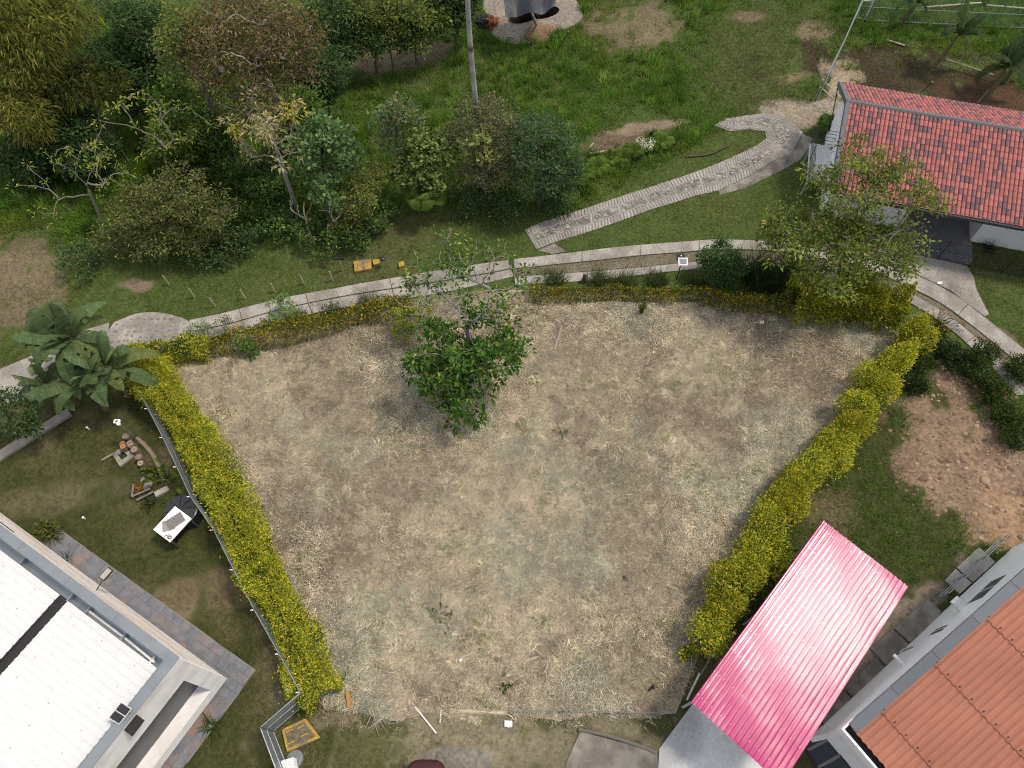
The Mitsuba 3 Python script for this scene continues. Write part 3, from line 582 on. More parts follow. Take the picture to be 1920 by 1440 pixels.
# concrete walk beside it
wk = 'walkway'; labels[wk] = {'label': 'stained concrete walkway slabs between the carport and the terracotta roofed house', 'kind': 'structure'}
for q in ([(1836, 1025), (1867, 1054), (1825, 1092), (1794, 1064)], [(1792, 1066), (1823, 1093), (1800, 1114), (1772, 1088)], [(1672, 1180), (1704, 1207), (1664, 1250), (1632, 1216)], [(1706, 1205), (1770, 1150), (1740, 1122), (1676, 1178)],
          [(1641, 1234), (1675, 1266), (1616, 1324), (1582, 1290)], [(1580, 1292), (1613, 1326), (1572, 1366), (1520, 1360), (1523, 1340)], [(1521, 1362), (1570, 1368), (1600, 1420), (1640, 1490), (1590, 1490), (1500, 1385)]):
    pl = Polygon(G(q, .08)).buffer(-.012); HARD.append(pl); put(f'{wk}__slab', drape(pl, .08, 2.0), 'mat_concrete_old' if q[0][0] < 1750 else 'mat_concrete')
k = thing('stair_grating', 'dark glazed stair panels in a black frame at the bottom right by the carport', 'stairs')
gf = Fr(P(1497, 1378), (P(1545, 1462) - P(1497, 1378))[:2], flip=1)
for i in range(5):
    m = M(); gf.box(m, i * .62, i * .62 + .5, 0, .95, .02 + .0 * i, .10, (.035, .04, .055)); put(f'{k}__tread', m, 'mat_gloss')
    m = M(); gf.box(m, i * .62 + .51, i * .62 + .6, -.02, .97, .02, .12, (.20, .19, .18)); put(f'{k}__bar', m, 'mat_paint')
m = M(); gf.box(m, -.1, 3.2, .98, 1.05, 0, .16, (.03, .03, .03)); gf.box(m, -.1, 3.2, -.08, -.03, 0, .16, (.03, .03, .03)); put(f'{k}__frame', m, 'mat_paint')
k = thing('side_railing', 'grey metal railing beside the wall at the right edge of the terracotta roofed house', 'railing')
m = M()
for a, b in ((0, 1.0), (.0, .5), (0, .05)): m.tube([of(7.5, -.55, .3 + b), of(11.5, -.62, .3 + b)], .025, 5, (.28, .29, .3))
for u in (7.5, 8.8, 10.1, 11.4): m.tube([of(u, -.57, 0), of(u, -.57, 1.3)], .025, 5, (.25, .26, .27))
put(k, m, 'mat_paint', True)

# ---------------------------------------------------------------- tiled house, upper right
rf = Fr((17.64, 31.72), (.967, -.256), flip=-1)                  # u along the ridge to the right, v down the front slope
RL, RZ, FE, BE = 15.0, 4.6, 5.0, -3.35
k = thing('tiled_house', 'house with red and purple clay tile roof behind the black gate', 'house')
def rz(v): return RZ - .32 * v if v >= 0 else RZ + .40 * v
m = M(); v = np.array([rf(u, w, rz(w) - d) for u in (0, RL) for w in (BE, 0, FE) for d in (.02, .14)])
m.add(v, [[0, 2, 8, 6], [2, 4, 10, 8], [1, 7, 9, 3], [3, 9, 11, 5], [0, 1, 3, 2], [2, 3, 5, 4], [4, 5, 11, 10], [0, 6, 7, 1], [6, 8, 9, 7], [8, 10, 11, 9]], (.20, .10, .085))
rk = put(f'{k}__roof', m, 'mat_paint')
rng = np.random.default_rng(21); ang = np.linspace(0, np.pi, 5); tiles = []
pit, row = .212, .345
for back in (False, True):
    n_rows = int((-BE if back else FE) / row * (1.05 if not back else 1.08)) + 1
    for i in range(int(RL / pit)):
        for j in range(n_rows):
            a, b = j * row * .95, (j + 1) * row * .95 + .04
            lim = -BE if back else FE
            if a > lim - .05: continue
            b = min(b, lim + .05); s = -1 if back else 1
            dk = rng.random() < .31
            base = np.array((.165, .088, .10) if dk else (.36, .120, .112)) * rng.uniform(.85, 1.15)
            u = i * pit + pit / 2
            V = np.array([rf(u + math.cos(t) * pit * .46, s * w, rz(s * w) + math.sin(t) * .062 - .004 + o) for w, o in ((a, .0), (b, .022)) for t in ang])
            e = np.arange(4); f = np.stack([e, e + 1, e + 6, e + 5], 1)
            tiles.append((back, depth(V.mean(0)), V, f if back else f[:, ::-1], base))
order = sorted([t for t in tiles if not t[0]], key=lambda t: t[1])
for _, _, V, f, c in order[:300]: m = M(); m.add(V, f, c); put(f'{rk}__tile', m, 'mat_paint')
for name, ts, lb in ((f'{rk}__upper_tiles', order[300:], 'remaining red and purple tiles of the front slope'), (f'{rk}__rear_tiles', [t for t in tiles if t[0]], 'tiles of the rear slope')):
    m = M()
    for _, _, V, f, c in ts: m.add(V, f, c)
    put(name, m, 'mat_paint', kind='stuff', label=lb)
GREY = (.13, .135, .15)
m = M(); v = np.array([rf(u, w, z) for u in (-.1, RL) for w, z in ((-.13, RZ + .03), (-.06, RZ + .11), (.06, RZ + .105), (.13, RZ + .02))]); m.add(v, [[0, 4, 5, 1], [1, 5, 6, 2], [2, 6, 7, 3]], GREY); put(f'{k}__ridge_cap', m, 'mat_paint')
m = M()
for a, b in ((BE, 0), (0, FE)):
    v = np.array([rf(u, w, rz(w) + z) for w in (a, b) for u, z in ((-.16, -.2), (-.16, .09), (.05, .10), (.05, .0))]); m.add(v, [[0, 1, 5, 4], [1, 2, 6, 5], [2, 3, 7, 6]], GREY); m.add(v, [[0, 4, 5, 1], [1, 5, 6, 2], [2, 6, 7, 3]], GREY)
put(f'{k}__verge', m, 'mat_paint')
for w, n_ in ((FE + .02, 'front_gutter'), (BE - .14, 'rear_gutter')):
    m = M(); rf.box(m, -.15, RL, w, w + .13, rz(min(max(w, BE), FE)) - .16, rz(min(max(w, BE), FE)) + .0, (.045, .05, .058)); put(f'{k}__{n_}', m, 'mat_paint')
m = M(); rf.box(m, .35, .55, -2.9, 3.6, -.3, 3.2); rf.box(m, .55, RL, -2.9, -2.7, -.3, 3.2); rf.box(m, 8.25, 8.45, 1.2, 3.5, 0, 3.1); rf.box(m, 8.45, RL, 3.35, 3.5, 0, 3.2); rf.box(m, 4.6, 8.25, 1.05, 1.2, 0, 3.1); rf.box(m, .55, 4.6, 3.35, 3.5, 0, 3.1)
m.add(np.array([rf(.36, w, z) for w, z in ((-2.9, 3.1), (3.6, 3.1), (0, 4.4))]), [[0, 1, 2], [0, 2, 1]])
m.c = [np.broadcast_to((.80, .815, .84), q.shape) for q in m.c]; put(f'{k}__wall', m, 'mat_paint')
pp = Polygon([rf(*q, 0)[:2] for q in ((4.7, 1.2), (8.35, 1.2), (8.35, 5.25), (4.7, 5.15))]); HARD.append(pp); HARD.append(Polygon([rf(*q, 0)[:2] for q in ((.4, -2.9), (RL, -2.9), (RL, 3.5), (.4, 3.5))]))
put(f'{k}__porch_floor', drape(pp, .05, 2), 'mat_slate', label='dark paved porch floor under the eaves')
k = thing('balcony', 'grey balcony with black railing on the left end of the tiled house', 'balcony')
bz = 1.3; b0 = rf.inv(A(1545, 272, bz)); b1 = rf.inv(A(1535, 338, bz))
u0, u1, v0, v1 = b0[0] - .75, .34, b0[1], b1[1]
m = M(); rf.box(m, u0, u1, v0, v1, bz - .18, bz, (.36, .37, .4)); put(f'{k}__deck', m, 'mat_concrete_pale')
for v in (v0 + .1, v1 - .1):
    m = M(); m.tube([rf(u0 + .1, v, -.3), rf(u0 + .1, v, bz - .1)], .07, 6, (.3, .3, .3)); put(f'{k}__post', m, 'mat_paint', True)
m = M()
for z in (.12, .35, .58, .81, 1.02):
    m.tube([rf(u0 + .03, v1, bz + z), rf(u0 + .03, v0 + .03, bz + z), rf(u1, v0 + .03, bz + z)], .018, 4, (.05, .05, .055))
for q in ((u0 + .03, v1), (u0 + .03, (v0 + v1) / 2), (u0 + .03, v0 + .03), ((u0 + u1) / 2, v0 + .03)): m.tube([rf(*q, bz), rf(*q, bz + 1.03)], .022, 4, (.05, .05, .055))
put(f'{k}__railing', m, 'mat_paint')
k = thing('black_gate', 'long black metal bar fence and gate in front of the tiled house', 'fence')
FP = [rf(u, 5.25 + .032 * (u - 6), 0) for u in np.arange(4.9, 15.1, 1.62)]
for a, b in zip(FP[:-1], FP[1:]):
    m = M()
    for t in np.linspace(0, 1, 14)[:-1]:
        q = a + (b - a) * t; m.tube([lift(q, .08), lift(q, 1.42)], .013, 4, (.02, .02, .022))
    for z in (.12, .75, 1.4): m.tube([lift(a, z), lift(b, z)], .022, 4, (.02, .02, .022))
    put(f'{k}__panel', m, 'mat_paint')
for a in FP:
    m = M(); m.tube([lift(a, 0), lift(a, 1.5)], .04, 4, (.02, .02, .022)); put(f'{k}__post', m, 'mat_paint')

# ---------------------------------------------------------------- fences
def chain_link(key, a, b, h, step, col=(.30, .32, .33), r=.005):
    """Diamond mesh between two posts."""
    m = M(); L = np.linalg.norm(b - a)
    def at(d, z): q = a + (b - a) * np.clip(d / L, 0, 1); return lift(q, z)
    for d in np.arange(-h, L, step):
        for s in (1, -1):
            e0, e1 = max(d, 0), min(d + h, L)
            if e1 - e0 < .05: continue
            z0, z1 = (e0 - d), (e1 - d)
            if s < 0: z0, z1 = h - z0, h - z1
            m.tube([at(e0, z0), at(e1, z1)], r, 3, col, cap=False)
    put(f'{key}__mesh', m, 'mat_galv')
FH = 1.75
k = thing('chain_fence', 'galvanised chain-link fence with white post brackets along the left golden hedge', 'fence')
posts = [A(x, y, FH) for x, y in ((222, 660), (238, 690), (258, 727), (278, 767), (306, 821), (332, 876), (358, 932), (402, 995), (439, 1069), (477, 1144), (523, 1226), (563, 1298))]
posts = [np.array([q[0], q[1], 0]) for q in posts]
for q in posts:
    m = M(); m.tube([lift(q, 0), lift(q, FH + .06)], .03, 6, (.45, .47, .48)); put(f'{k}__post', m, 'mat_galv', True)
    m = M(); m.tube([lift(q, FH), lift(q + [-.13, -.02, 0], FH + .06)], .022, 5, (.8, .8, .82)); put(f'{k}__bracket', m, 'mat_paint')
for z, c in ((FH, .02), (.9, .01), (.12, .015)):
    m = M(); m.tube([lift(q, z) for q in posts], c, 6, (.5, .5, .5)); put(f'{k}__rail', m, 'mat_galv', True)
for a, b in zip(posts[:-1], posts[1:]): chain_link(k, a, b, FH, .16)
k = thing('corner_fence', 'short chain-link fence corner at the bottom end of the left hedge', 'fence')
q3 = [posts[-1] * 1.0, A(488, 1364, 1.7) * [1, 1, 0], A(520, 1448, 1.7) * [1, 1, 0], A(524, 1500, 1.7) * [1, 1, 0]]
for q in q3[1:]:
    m = M(); m.tube([lift(q, 0), lift(q, 1.75)], .045, 6, (.10, .11, .12)); put(f'{k}__post', m, 'mat_paint', True)
for z in (1.7, .95, .1):
    m = M(); m.tube([lift(q, z) for q in q3], .03, 5, (.5, .5, .5)); put(f'{k}__rail', m, 'mat_galv')
for a, b in zip(q3[:-1], q3[1:]): chain_link(k, a, b, 1.7, .09, (.36, .38, .4), .007)
# upper right: mesh fence with a frame gate
k = thing('mesh_fence', 'grey mesh fence with metal posts running behind the tiled house', 'fence')
ln = [P(1530, 190), P(1560, 130), P(1590, 62), P(1603, 36), P(1625, 40), P(1700, 44), P(1780, 48), P(1860, 52), P(1950, 56)]
for q in ln:
    m = M(); m.tube([lift(q, 0), lift(q, 2.0)], .04, 5, (.40, .42, .44)); put(f'{k}__post', m, 'mat_galv')
for z in (2.0, 1.0, .1):
    m = M(); m.tube([lift(q, z) for q in ln], .045 if z != 1 else .02, 5); put(f'{k}__rail', m, 'mat_galv')
for a, b in zip(ln[:-1], ln[1:]): chain_link(k, a, b, 2.0, .2, (.33, .36, .37), .003)
k = thing('frame_gate', 'open grey tube gate at the top end of the mesh fence', 'gate'); m = M()
g0, g1 = P(1603, 36), P(1622, 36); m.tube([lift(g0, .1), lift(g0, 2.5), lift(g1, 2.5), lift(g1, .1), lift(g0, .1)], .05, 5, (.5, .52, .54)); m.tube([lift(g0, 1.3), lift(g1, 1.3)], .04, 5, (.5, .52, .54)); put(k, m, 'mat_paint')
k = thing('stair_railing', 'low tubular handrails by the steps next to the tiled house', 'railing'); m = M()
for a, b in (((1533, 172), (1565, 205)), ((1528, 186), (1557, 212))): m.tube([P(*a) , P(*a) + [0, 0, .9], P(*b) + [0, 0, .9], P(*b)], .025, 5, (.4, .42, .44))
put(k, m, 'mat_paint')
# ---------------------------------------------------------------- golden hedges
GOLD = [(4.5, (.58, .54, .055)), (4, (.46, .47, .05)), (1.8, (.64, .52, .045)), (3, (.25, .34, .05)), (1.8, (.10, .18, .035))]
def hedge_leaves(m, rng, pts, hw, ht, n, size, pal, green=0.0):
    """Leaves through the outer part of a lumpy hedge along pts (world xy)."""
    l = LineString(pts); d = rng.uniform(0, l.length, n); p = np.array(shapely.get_coordinates(shapely.line_interpolate_point(l, d)))
    q = np.array(shapely.get_coordinates(shapely.line_interpolate_point(l, np.minimum(d + .05, l.length)))); t = unit(q - p + 1e-9); w = np.stack([-t[:, 1], t[:, 0]], 1)
    an = np.clip(rng.normal(.5, .26, n), -.05, 1.05) * np.pi
    ca, sa = np.cos(an), np.sin(an); ex = 0.7
    lump = .30 + 1.36 * meshkit.fbm(np.stack([d * .7, an * 1.1, 0 * d], 1), 3, int(d[0] * 97) % 50)
    rr = lump * (1 - .34 * rng.random(n) ** 1.7)
    spr = rng.random(n) < .05; rr = np.where(spr, rr * rng.uniform(1.05, 1.35, n), rr)
    across = np.sign(ca) * np.abs(ca) ** ex * hw * rr; z = np.abs(sa) ** ex * ht * rr * np.sign(sa)
    xy = p + w * across[:, None]
    pos = np.column_stack([xy, tz(xy[:, 0], xy[:, 1]) + np.maximum(z, .05)])
    out = unit(np.column_stack([w * ca[:, None], sa]) + rng.normal(0, .55, (n, 3)))
    hue = meshkit.fbm(np.column_stack([xy * .9, z]), 3, 31)[:, None]
    col = pick(rng, n, pal, .2) * (.8 + .4 * hue)
    g = rng.random(n) < green + .45 * sstep(.56, .74, hue[:, 0]); col[g] = pick(rng, int(g.sum()), [(2, (.05, .09, .02)), (2, (.09, .14, .022))], .25)
    leafmesh(m, pos, out, size * rng.uniform(.6, 1.35, n), col, .5, .15, rng)
    return pos
def hedge_stems(m, rng, pts, n, ht):
    l = LineString(pts)
    for d in rng.uniform(0, l.length, n):
        a = np.array([*l.interpolate(d).coords[0]]); b = a + rng.normal(0, .25, 2)
        m.tube([lift(a, -.05), lift((a + b) / 2, ht * .4), lift(b, ht * .75)], [.025, .018, .01], 4, (.13, .11, .09), cap=False)
def hedge(name, label, px, z, hw, ht, n, size, seed, cat='hedge', group=None, pal=GOLD, green=.08, stems=30):
    rng = np.random.default_rng(seed); k = thing(name, label, cat, group)
    pts = smoothline(np.array([A(x, y, z)[:2] for x, y in px]), 40)
    m = M(); hedge_leaves(m, rng, pts, hw, ht, n, size, pal, green); put(f'{k}__foliage', m, 'mat_leaf')
    m = M(); hedge_stems(m, rng, pts, stems, ht); put(f'{k}__stems', m, 'mat_bark', kind='stuff'); return pts
hl = hedge('golden_hedge', 'long golden-leaved hedge running down the left side of the lot beside the chain-link fence', [(268, 668), (292, 715), (330, 770), (375, 845), (425, 935), (462, 1015), (505, 1100), (540, 1185), (575, 1250), (607, 1305)], 1.35, .82, 1.75, 100000, .09, 3, stems=90)
RB = [(1700, 648, 30), (1672, 690, 30), (1640, 728, 32), (1608, 768, 32), (1582, 808, 32), (1550, 842, 36), (1518, 878, 34), (1495, 912, 34), (1466, 948, 38), (1432, 985, 40), (1425, 1032, 40), (1395, 1075, 44), (1362, 1122, 42), (1340, 1162, 36)]
ords = ['nearest the teal ribbon at the far corner', 'second from the far corner', 'third from the far corner', 'fourth from the far corner', 'fifth from the far corner', 'sixth from the far corner', 'seventh from the far corner', 'eighth from the far corner', 'seventh from the near end', 'sixth from the near end', 'fifth from the near end, by the carport corner', 'fourth from the near end', 'third from the near end', 'second from the near end, in front of the carport']
for i, (x, y, r) in enumerate(RB):
    rng = np.random.default_rng(100 + i); k = thing('golden_shrub', f'golden-leaved shrub of the right hedge, {ords[i]}', 'shrub', 'golden shrubs of the right hedge'); c = A(x, y, .75); R = r * mpp(c) * 1.02
    n = 9500; sub = np.column_stack([rng.normal(0, .36, (7, 2)), rng.uniform(.3, .6, 7)]); sr = rng.uniform(.5, .78, 7); sub[0] = (0, 0, .35); sr[0] = .85; ks = rng.choice(7, n, p=sr ** 2 / (sr ** 2).sum())
    o = unit(rng.normal(size=(n, 3))) * (1 - .4 * rng.random((n, 1)) ** 1.6); o[:, 2] = np.where(o[:, 2] < -.3, -o[:, 2], o[:, 2]); o = o * (.58 + .84 * meshkit.fbm(o * 2.2 + i * 5 + ks[:, None], 3, i))[:, None] * sr[ks][:, None] + sub[ks]
    spr = rng.random(n) < .06; o = np.where(spr[:, None], o * rng.uniform(1.05, 1.3, (n, 1)), o)
    ht = 1.25 + .25 * rng.random(); j = min(max(i, 1), len(RB) - 2); dv = unit(A(*RB[j + 1][:2], .75)[:2] - A(*RB[j - 1][:2], .75)[:2]); nv = np.array([-dv[1], dv[0]]); pos = np.tile(c, (n, 1)); pos[:, :2] += R * ((o[:, :2] @ dv)[:, None] * dv * 1.35 + (o[:, :2] @ nv)[:, None] * nv * .84); pos[:, 2] = tz(c[0], c[1]) + .1 + np.maximum(o[:, 2], .0) * ht * 1.15
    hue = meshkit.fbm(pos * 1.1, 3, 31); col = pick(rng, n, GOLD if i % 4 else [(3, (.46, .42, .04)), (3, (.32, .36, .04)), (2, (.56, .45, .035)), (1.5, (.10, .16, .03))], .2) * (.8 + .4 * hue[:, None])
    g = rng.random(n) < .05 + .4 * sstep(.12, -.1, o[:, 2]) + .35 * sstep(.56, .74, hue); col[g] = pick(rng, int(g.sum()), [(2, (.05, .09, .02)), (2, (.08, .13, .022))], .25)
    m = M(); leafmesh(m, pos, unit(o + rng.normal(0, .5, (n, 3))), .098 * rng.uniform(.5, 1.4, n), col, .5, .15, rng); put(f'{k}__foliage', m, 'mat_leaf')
    m = M()
    for _ in range(6):
        b = c[:2] + rng.normal(0, R * .35, 2); m.tube([lift(c[:2] + (b - c[:2]) * .3, -.05), lift(b, ht * .75)], [.03, .01], 4, (.13, .11, .09), cap=False)
    put(f'{k}__stems', m, 'mat_bark')
# the hedge along the lane: thin and patchy, then dense at the right corner
SP = [(3, (.42, .36, .03)), (2, (.50, .33, .025)), (2.5, (.20, .20, .045)), (3, (.10, .14, .035)), (1.5, (.20, .15, .08))]
hedge('lane_hedge', 'low golden hedge along the lane at the upper left corner of the lot', [(240, 672), (300, 662), (350, 655), (392, 650)], .7, .62, 1.05, 6500, .12, 7, green=.12)
hedge('lane_hedge', 'thin browning hedge with yellow patches along the lane below the round light green bush', [(392, 648), (470, 634), (545, 618), (625, 598), (700, 580), (770, 566)], .55, .5, .85, 8500, .12, 8, pal=SP, green=.2)
hedge('lane_hedge', 'scrappy low strip of yellow and brown shrubs along the top edge of the lot', [(990, 550), (1060, 548), (1150, 547), (1230, 549), (1320, 552)], .4, .4, .55, 7000, .11, 9, pal=SP, green=.3)
hedge('lane_hedge', 'patchy yellow shrubs below the dark bush at the top right of the lot', [(1320, 556), (1370, 562), (1420, 570), (1480, 575)], .45, .45, .75, 4500, .12, 10, pal=SP, green=.25)
hedge('corner_hedge', 'dense yellow-green hedge under the spreading tree at the top right corner of the lot', [(1480, 560), (1540, 560), (1600, 566), (1660, 578), (1695, 588)], 1.0, 1.05, 2.0, 22000, .13, 11, pal=[(3, (.34, .34, .03)), (3, (.44, .38, .03)), (2, (.18, .24, .03)), (1, (.08, .14, .025))], green=.1)
hedge('yellow_shrub', 'small isolated yellow shrub left of the magenta carport', [(1286, 1214), (1296, 1230)], .4, .3, .55, 700, .11, 12, cat='shrub', stems=6)

# ---------------------------------------------------------------- trees
GAIN = 2.45
G1 = [(3, (.038, .070, .016)), (3, (.054, .092, .020)), (2, (.080, .115, .028)), (1, (.024, .048, .014))]
G2 = [(3, (.022, .042, .016)), (3, (.032, .055, .020)), (1, (.05, .075, .028))]
OLV = [(3, (.070, .090, .022)), (3, (.050, .072, .020)), (2, (.10, .112, .028)), (.5, (.06, .05, .03))]
RUST = [(3, (.085, .062, .032)), (3, (.068, .053, .028)), (2, (.105, .072, .035)), (2, (.055, .060, .022)), (1, (.038, .052, .016))]
BAM = [(3, (.115, .120, .028)), (3, (.085, .098, .024)), (2, (.15, .145, .038)), (1, (.045, .06, .016))]
GRY = [(3, (.075, .08, .045)), (2, (.055, .062, .034)), (2, (.10, .095, .055)), (2, (.045, .055, .025))]
BARK, PALE = (.15, .13, .115), (.34, .31, .28)
# big-leaved tree in the lot
LEAF = [(4, (.024, .056, .012)), (3, (.036, .070, .015)), (2, (.055, .090, .018)), (.7, (.10, .125, .02)), (1, (.018, .040, .011))]
rng = np.random.default_rng(44); k = thing('large_leaved_tree', 'tree with a leafy lower crown and bare grey upper limbs standing in the dry lot', 'tree')
base = P(884, 742); fork = A(872, 592, 3.9)
low = clusters(rng, [lobe(865, 640, 3.6, 92, .55), lobe(820, 690, 3.0, 70, .7), lobe(905, 690, 2.8, 62, .7), lobe(850, 742, 1.9, 55, .7), lobe(870, 765, 1.4, 35, .7), lobe(958, 630, 3.6, 32, .8), lobe(785, 705, 2.7, 35, .6), lobe(935, 660, 3.2, 42, .7)], 92, .35)
upp = clusters(rng, [lobe(880, 525, 5.2, 45, .6), lobe(800, 548, 4.6, 38, .6), lobe(915, 560, 4.8, 48, .7), lobe(780, 500, 5.2, 45, .4), lobe(985, 520, 5.4, 35, .6), lobe(870, 470, 6.3, 52, .4), lobe(930, 480, 6.3, 45, .4), lobe(830, 455, 6.5, 45, .4), lobe(760, 530, 4.8, 28, .6), lobe(845, 500, 5.6, 40, .5), lobe(990, 535, 5.0, 30, .6)], 105, .4)
bare = clusters(rng, [lobe(860, 540, 5.0, 100, .3), lobe(920, 520, 5.2, 80, .3), lobe(800, 560, 4.8, 70, .3)], 40, .6)
m = M(); skeleton(m, base - [0, 0, .2], np.array([base * .6 + fork * .4 + [.1, 0, 0], fork]), np.vstack([low, upp, bare]), .13, (.27, .26, .245), rng, 6, .016, .10); put(f'{k}__trunk', m, 'mat_bark', True)
m = M(); crown(m, rng, low, 50, .44, .27, LEAF, .42, .3, .15); crown(m, rng, upp, 12, .32, .21, LEAF + [(2, (.11, .15, .03))], .42, .25, .3); put(f'{k}__crown', m, 'mat_leaf')
# spreading tree by the lane, upper right
rng = np.random.default_rng(45); k = thing('spreading_tree', 'wide spreading olive tree with pale twisting limbs overhanging the lane and the tiled roof', 'tree')
lob = [lobe(1560, 430, 5.2, 75, .45), lobe(1640, 440, 5.0, 75, .45), lobe(1700, 460, 4.6, 55, .5), lobe(1600, 350, 7.0, 70, .4), lobe(1680, 340, 7.0, 55, .4), lobe(1730, 370, 6.4, 35, .5), lobe(1490, 420, 5.2, 60, .5), lobe(1470, 450, 4.8, 45, .5), lobe(1610, 280, 8.2, 48, .35), lobe(1560, 500, 3.8, 70, .5), lobe(1660, 505, 3.6, 45, .5), lobe(1530, 340, 7.0, 42, .4), lobe(1685, 300, 7.8, 25, .5), lobe(1745, 375, 6.6, 22, .5)]
cen_ = clusters(rng, lob, 250, .5); base = P(1560, 560); base = np.array([*base[:2], base[2] - .2]); top = np.array([*A(1590, 420, 4.8)])
bare = clusters(rng, [lobe(1520, 320, 7.2, 25, .4), lobe(1600, 350, 7.3, 60, .3), lobe(1560, 420, 5.8, 60, .3), lobe(1650, 440, 5.6, 50, .3), lobe(1495, 345, 6.8, 10, .5)], 34, .5)
m = M(); skeleton(m, base, np.array([base * .55 + top * .45 + [.2, 0, 0], top]), np.vstack([cen_, bare]), .2, (.25, .23, .205), rng, 6, .013, .1); put(f'{k}__trunk', m, 'mat_bark', True)
m = M(); crown(m, rng, cen_, 52, .50, .20, OLV + [(.7, (.10, .07, .035)), (3, (.085, .115, .02))], .42, .3, .15); put(f'{k}__crown', m, 'mat_leaf')
TR = 'trees at the edge of the forest'
t = tree
t('dark_bush', 'dark green bush on the verge right of the solar lamp', [lobe(1350, 476, 1.7, 33, .9), lobe(1338, 500, 1.1, 32, .8), lobe(1372, 495, 1.2, 26, .8), lobe(1350, 515, .6, 30, .8)], 120, 52, .26, .15, G2 + [(1, (.05, .10, .03))], seed=1, r0=.05, cat='bush', base=P(1350, 522))
t('round_bush', 'small round light green bush beside the lane', [lobe(528, 580, .85, 28, .85)], 45, 40, .16, .09, [(3, (.07, .12, .035)), (2, (.10, .15, .05))], seed=2, r0=.03, cat='bush', shell=.7)
t('round_bush', 'grey-green small bush by the pad, left of the sparse one', [lobe(374, 622, .8, 22, .8)], 32, 36, .16, .09, [(3, (.06, .10, .04)), (2, (.11, .14, .07))], seed=3, r0=.03, cat='bush', shell=.6)
t('round_bush', 'sparse grey bush at the edge of the cobbled pad', [lobe(418, 612, .8, 24, .6)], 24, 22, .18, .09, GRY, seed=4, r0=.03, cat='bush')
t('sapling', 'young leafy sapling inside the lot by its upper left corner', [lobe(458, 640, 1.0, 13, 1.2), lobe(466, 658, .5, 14, .9)], 14, 26, .18, .16, G1, base=P(463, 670), seed=5, r0=.025, cat='sapling')
t('golden_bush', 'yellow-green bush at the left of the tree in the lot', [lobe(765, 600, .9, 32, .9), lobe(790, 575, 1.1, 26, .8), lobe(755, 625, .5, 24, .8)], 60, 34, .2, .11, [(3, (.10, .13, .02)), (2, (.17, .18, .02)), (2, (.05, .08, .02))], seed=6, r0=.03, cat='bush')
t('dark_shrub', 'dark leafy tree at the left edge below the banana plants', [lobe(25, 770, 2.2, 45, .7), lobe(60, 790, 1.8, 26, .7), lobe(15, 800, 1.5, 35, .7)], 50, 46, .28, .16, G2 + [(1, (.06, .07, .02))], base=P(10, 815), seed=7, r0=.06, cat='tree')
# forest, far left and top
t('bamboo_clump', 'yellow-green bamboo clump arching in from the top left corner', [lobe(60, 40, 8, 75, .7), lobe(130, 25, 8, 45, .6), lobe(10, 10, 9, 60, .7)], 110, 60, .75, .34, BAM, seed=10, shell=.7, r0=.1, cat='bamboo', aspect=.16, droop=.55, up=.0, hang=.3)
t('bamboo_clump', 'golden bamboo crown against the left edge below the topmost one', [lobe(40, 95, 7, 55, .7), lobe(5, 80, 7, 50, .7), lobe(70, 130, 6, 30, .6)], 80, 60, .7, .34, BAM + [(2, (.15, .135, .035))], seed=11, shell=.7, r0=.1, cat='bamboo', aspect=.16, droop=.55, hang=.3)
t('bamboo_clump', 'lowest golden bamboo mound on the left edge', [lobe(35, 205, 5, 48, .7), lobe(5, 190, 5, 40, .7), lobe(60, 235, 4, 30, .6)], 75, 58, .62, .32, BAM + [(2, (.15, .13, .035))], seed=12, shell=.7, r0=.1, cat='bamboo', aspect=.16, droop=.55, hang=.3)
t('bamboo_clump', 'dark drooping bamboo spray right of the golden mound', [lobe(150, 155, 5, 45, .45), lobe(205, 160, 4.5, 35, .45), lobe(105, 180, 4.5, 32, .5)], 75, 46, .6, .32, [(2, (.07, .075, .02)), (3, (.045, .055, .017)), (1, (.10, .10, .027))], seed=13, r0=.07, cat='bamboo', aspect=.16, droop=.55, hang=.35)
for i, (px, py, z, r, s, lb) in enumerate([(210, 70, 5, 90, .8, 'dense dark tree behind the bamboo'), (275, 60, 5, 60, .9, 'dark blue-green tree left of the rust tree'), (250, 140, 3.5, 55, .8, 'shaded dark tree under the bamboo spray'), (120, 235, 3, 55, .7, 'dark glossy thicket under the lowest bamboo'), (50, 275, 2.2, 55, .6, 'dark thicket at the left edge above the green slope'), (160, 270, 2.4, 50, .7, 'dark thicket above the bare-limbed yellow-tipped tree'),
        (620, 40, 1.6, 60, .9, 'dark tree at the top right of the rust tree'), (690, 28, 1.5, 50, .9, 'dark olive tree at the top left of the tall bare trunk'), (770, 8, 1.6, 60, .8, 'olive green tree at the top edge by the tall bare trunk'), (600, 130, 2.4, 48, .9, 'dark tree on the right flank of the rust tree'), (340, 180, 3, 60, .8, 'deep green tree beneath the rust tree'), (390, 235, 2.5, 48, .7, 'low green bush in the forest gap'), (330, 255, 3.2, 42, .8, 'yellowish green bushy tree in the middle of the forest'), (560, 210, 3, 42, .8, 'green tree at the foot of the rust tree'), (850, -10, 1.4, 45, .8, 'dark tree at the top edge behind the tall bare trunk')]):
    t('forest_tree', lb, [lobe(px, py, z, r, s), lobe(px - r * .5, py + r * .35, z * .75, r * .6, s), lobe(px + r * .5, py + r * .3, z * .7, r * .6, s), lobe(px, py + r * .75, max(.35, z * .3), r * .75, .9)], 120, 60, .62, .24, [G2, G2, G2, G2, G2, G2, G2, OLV, OLV, G2, G1, G1, OLV + G1, G1, G2][i], seed=20 + i, r0=.13, group=TR)
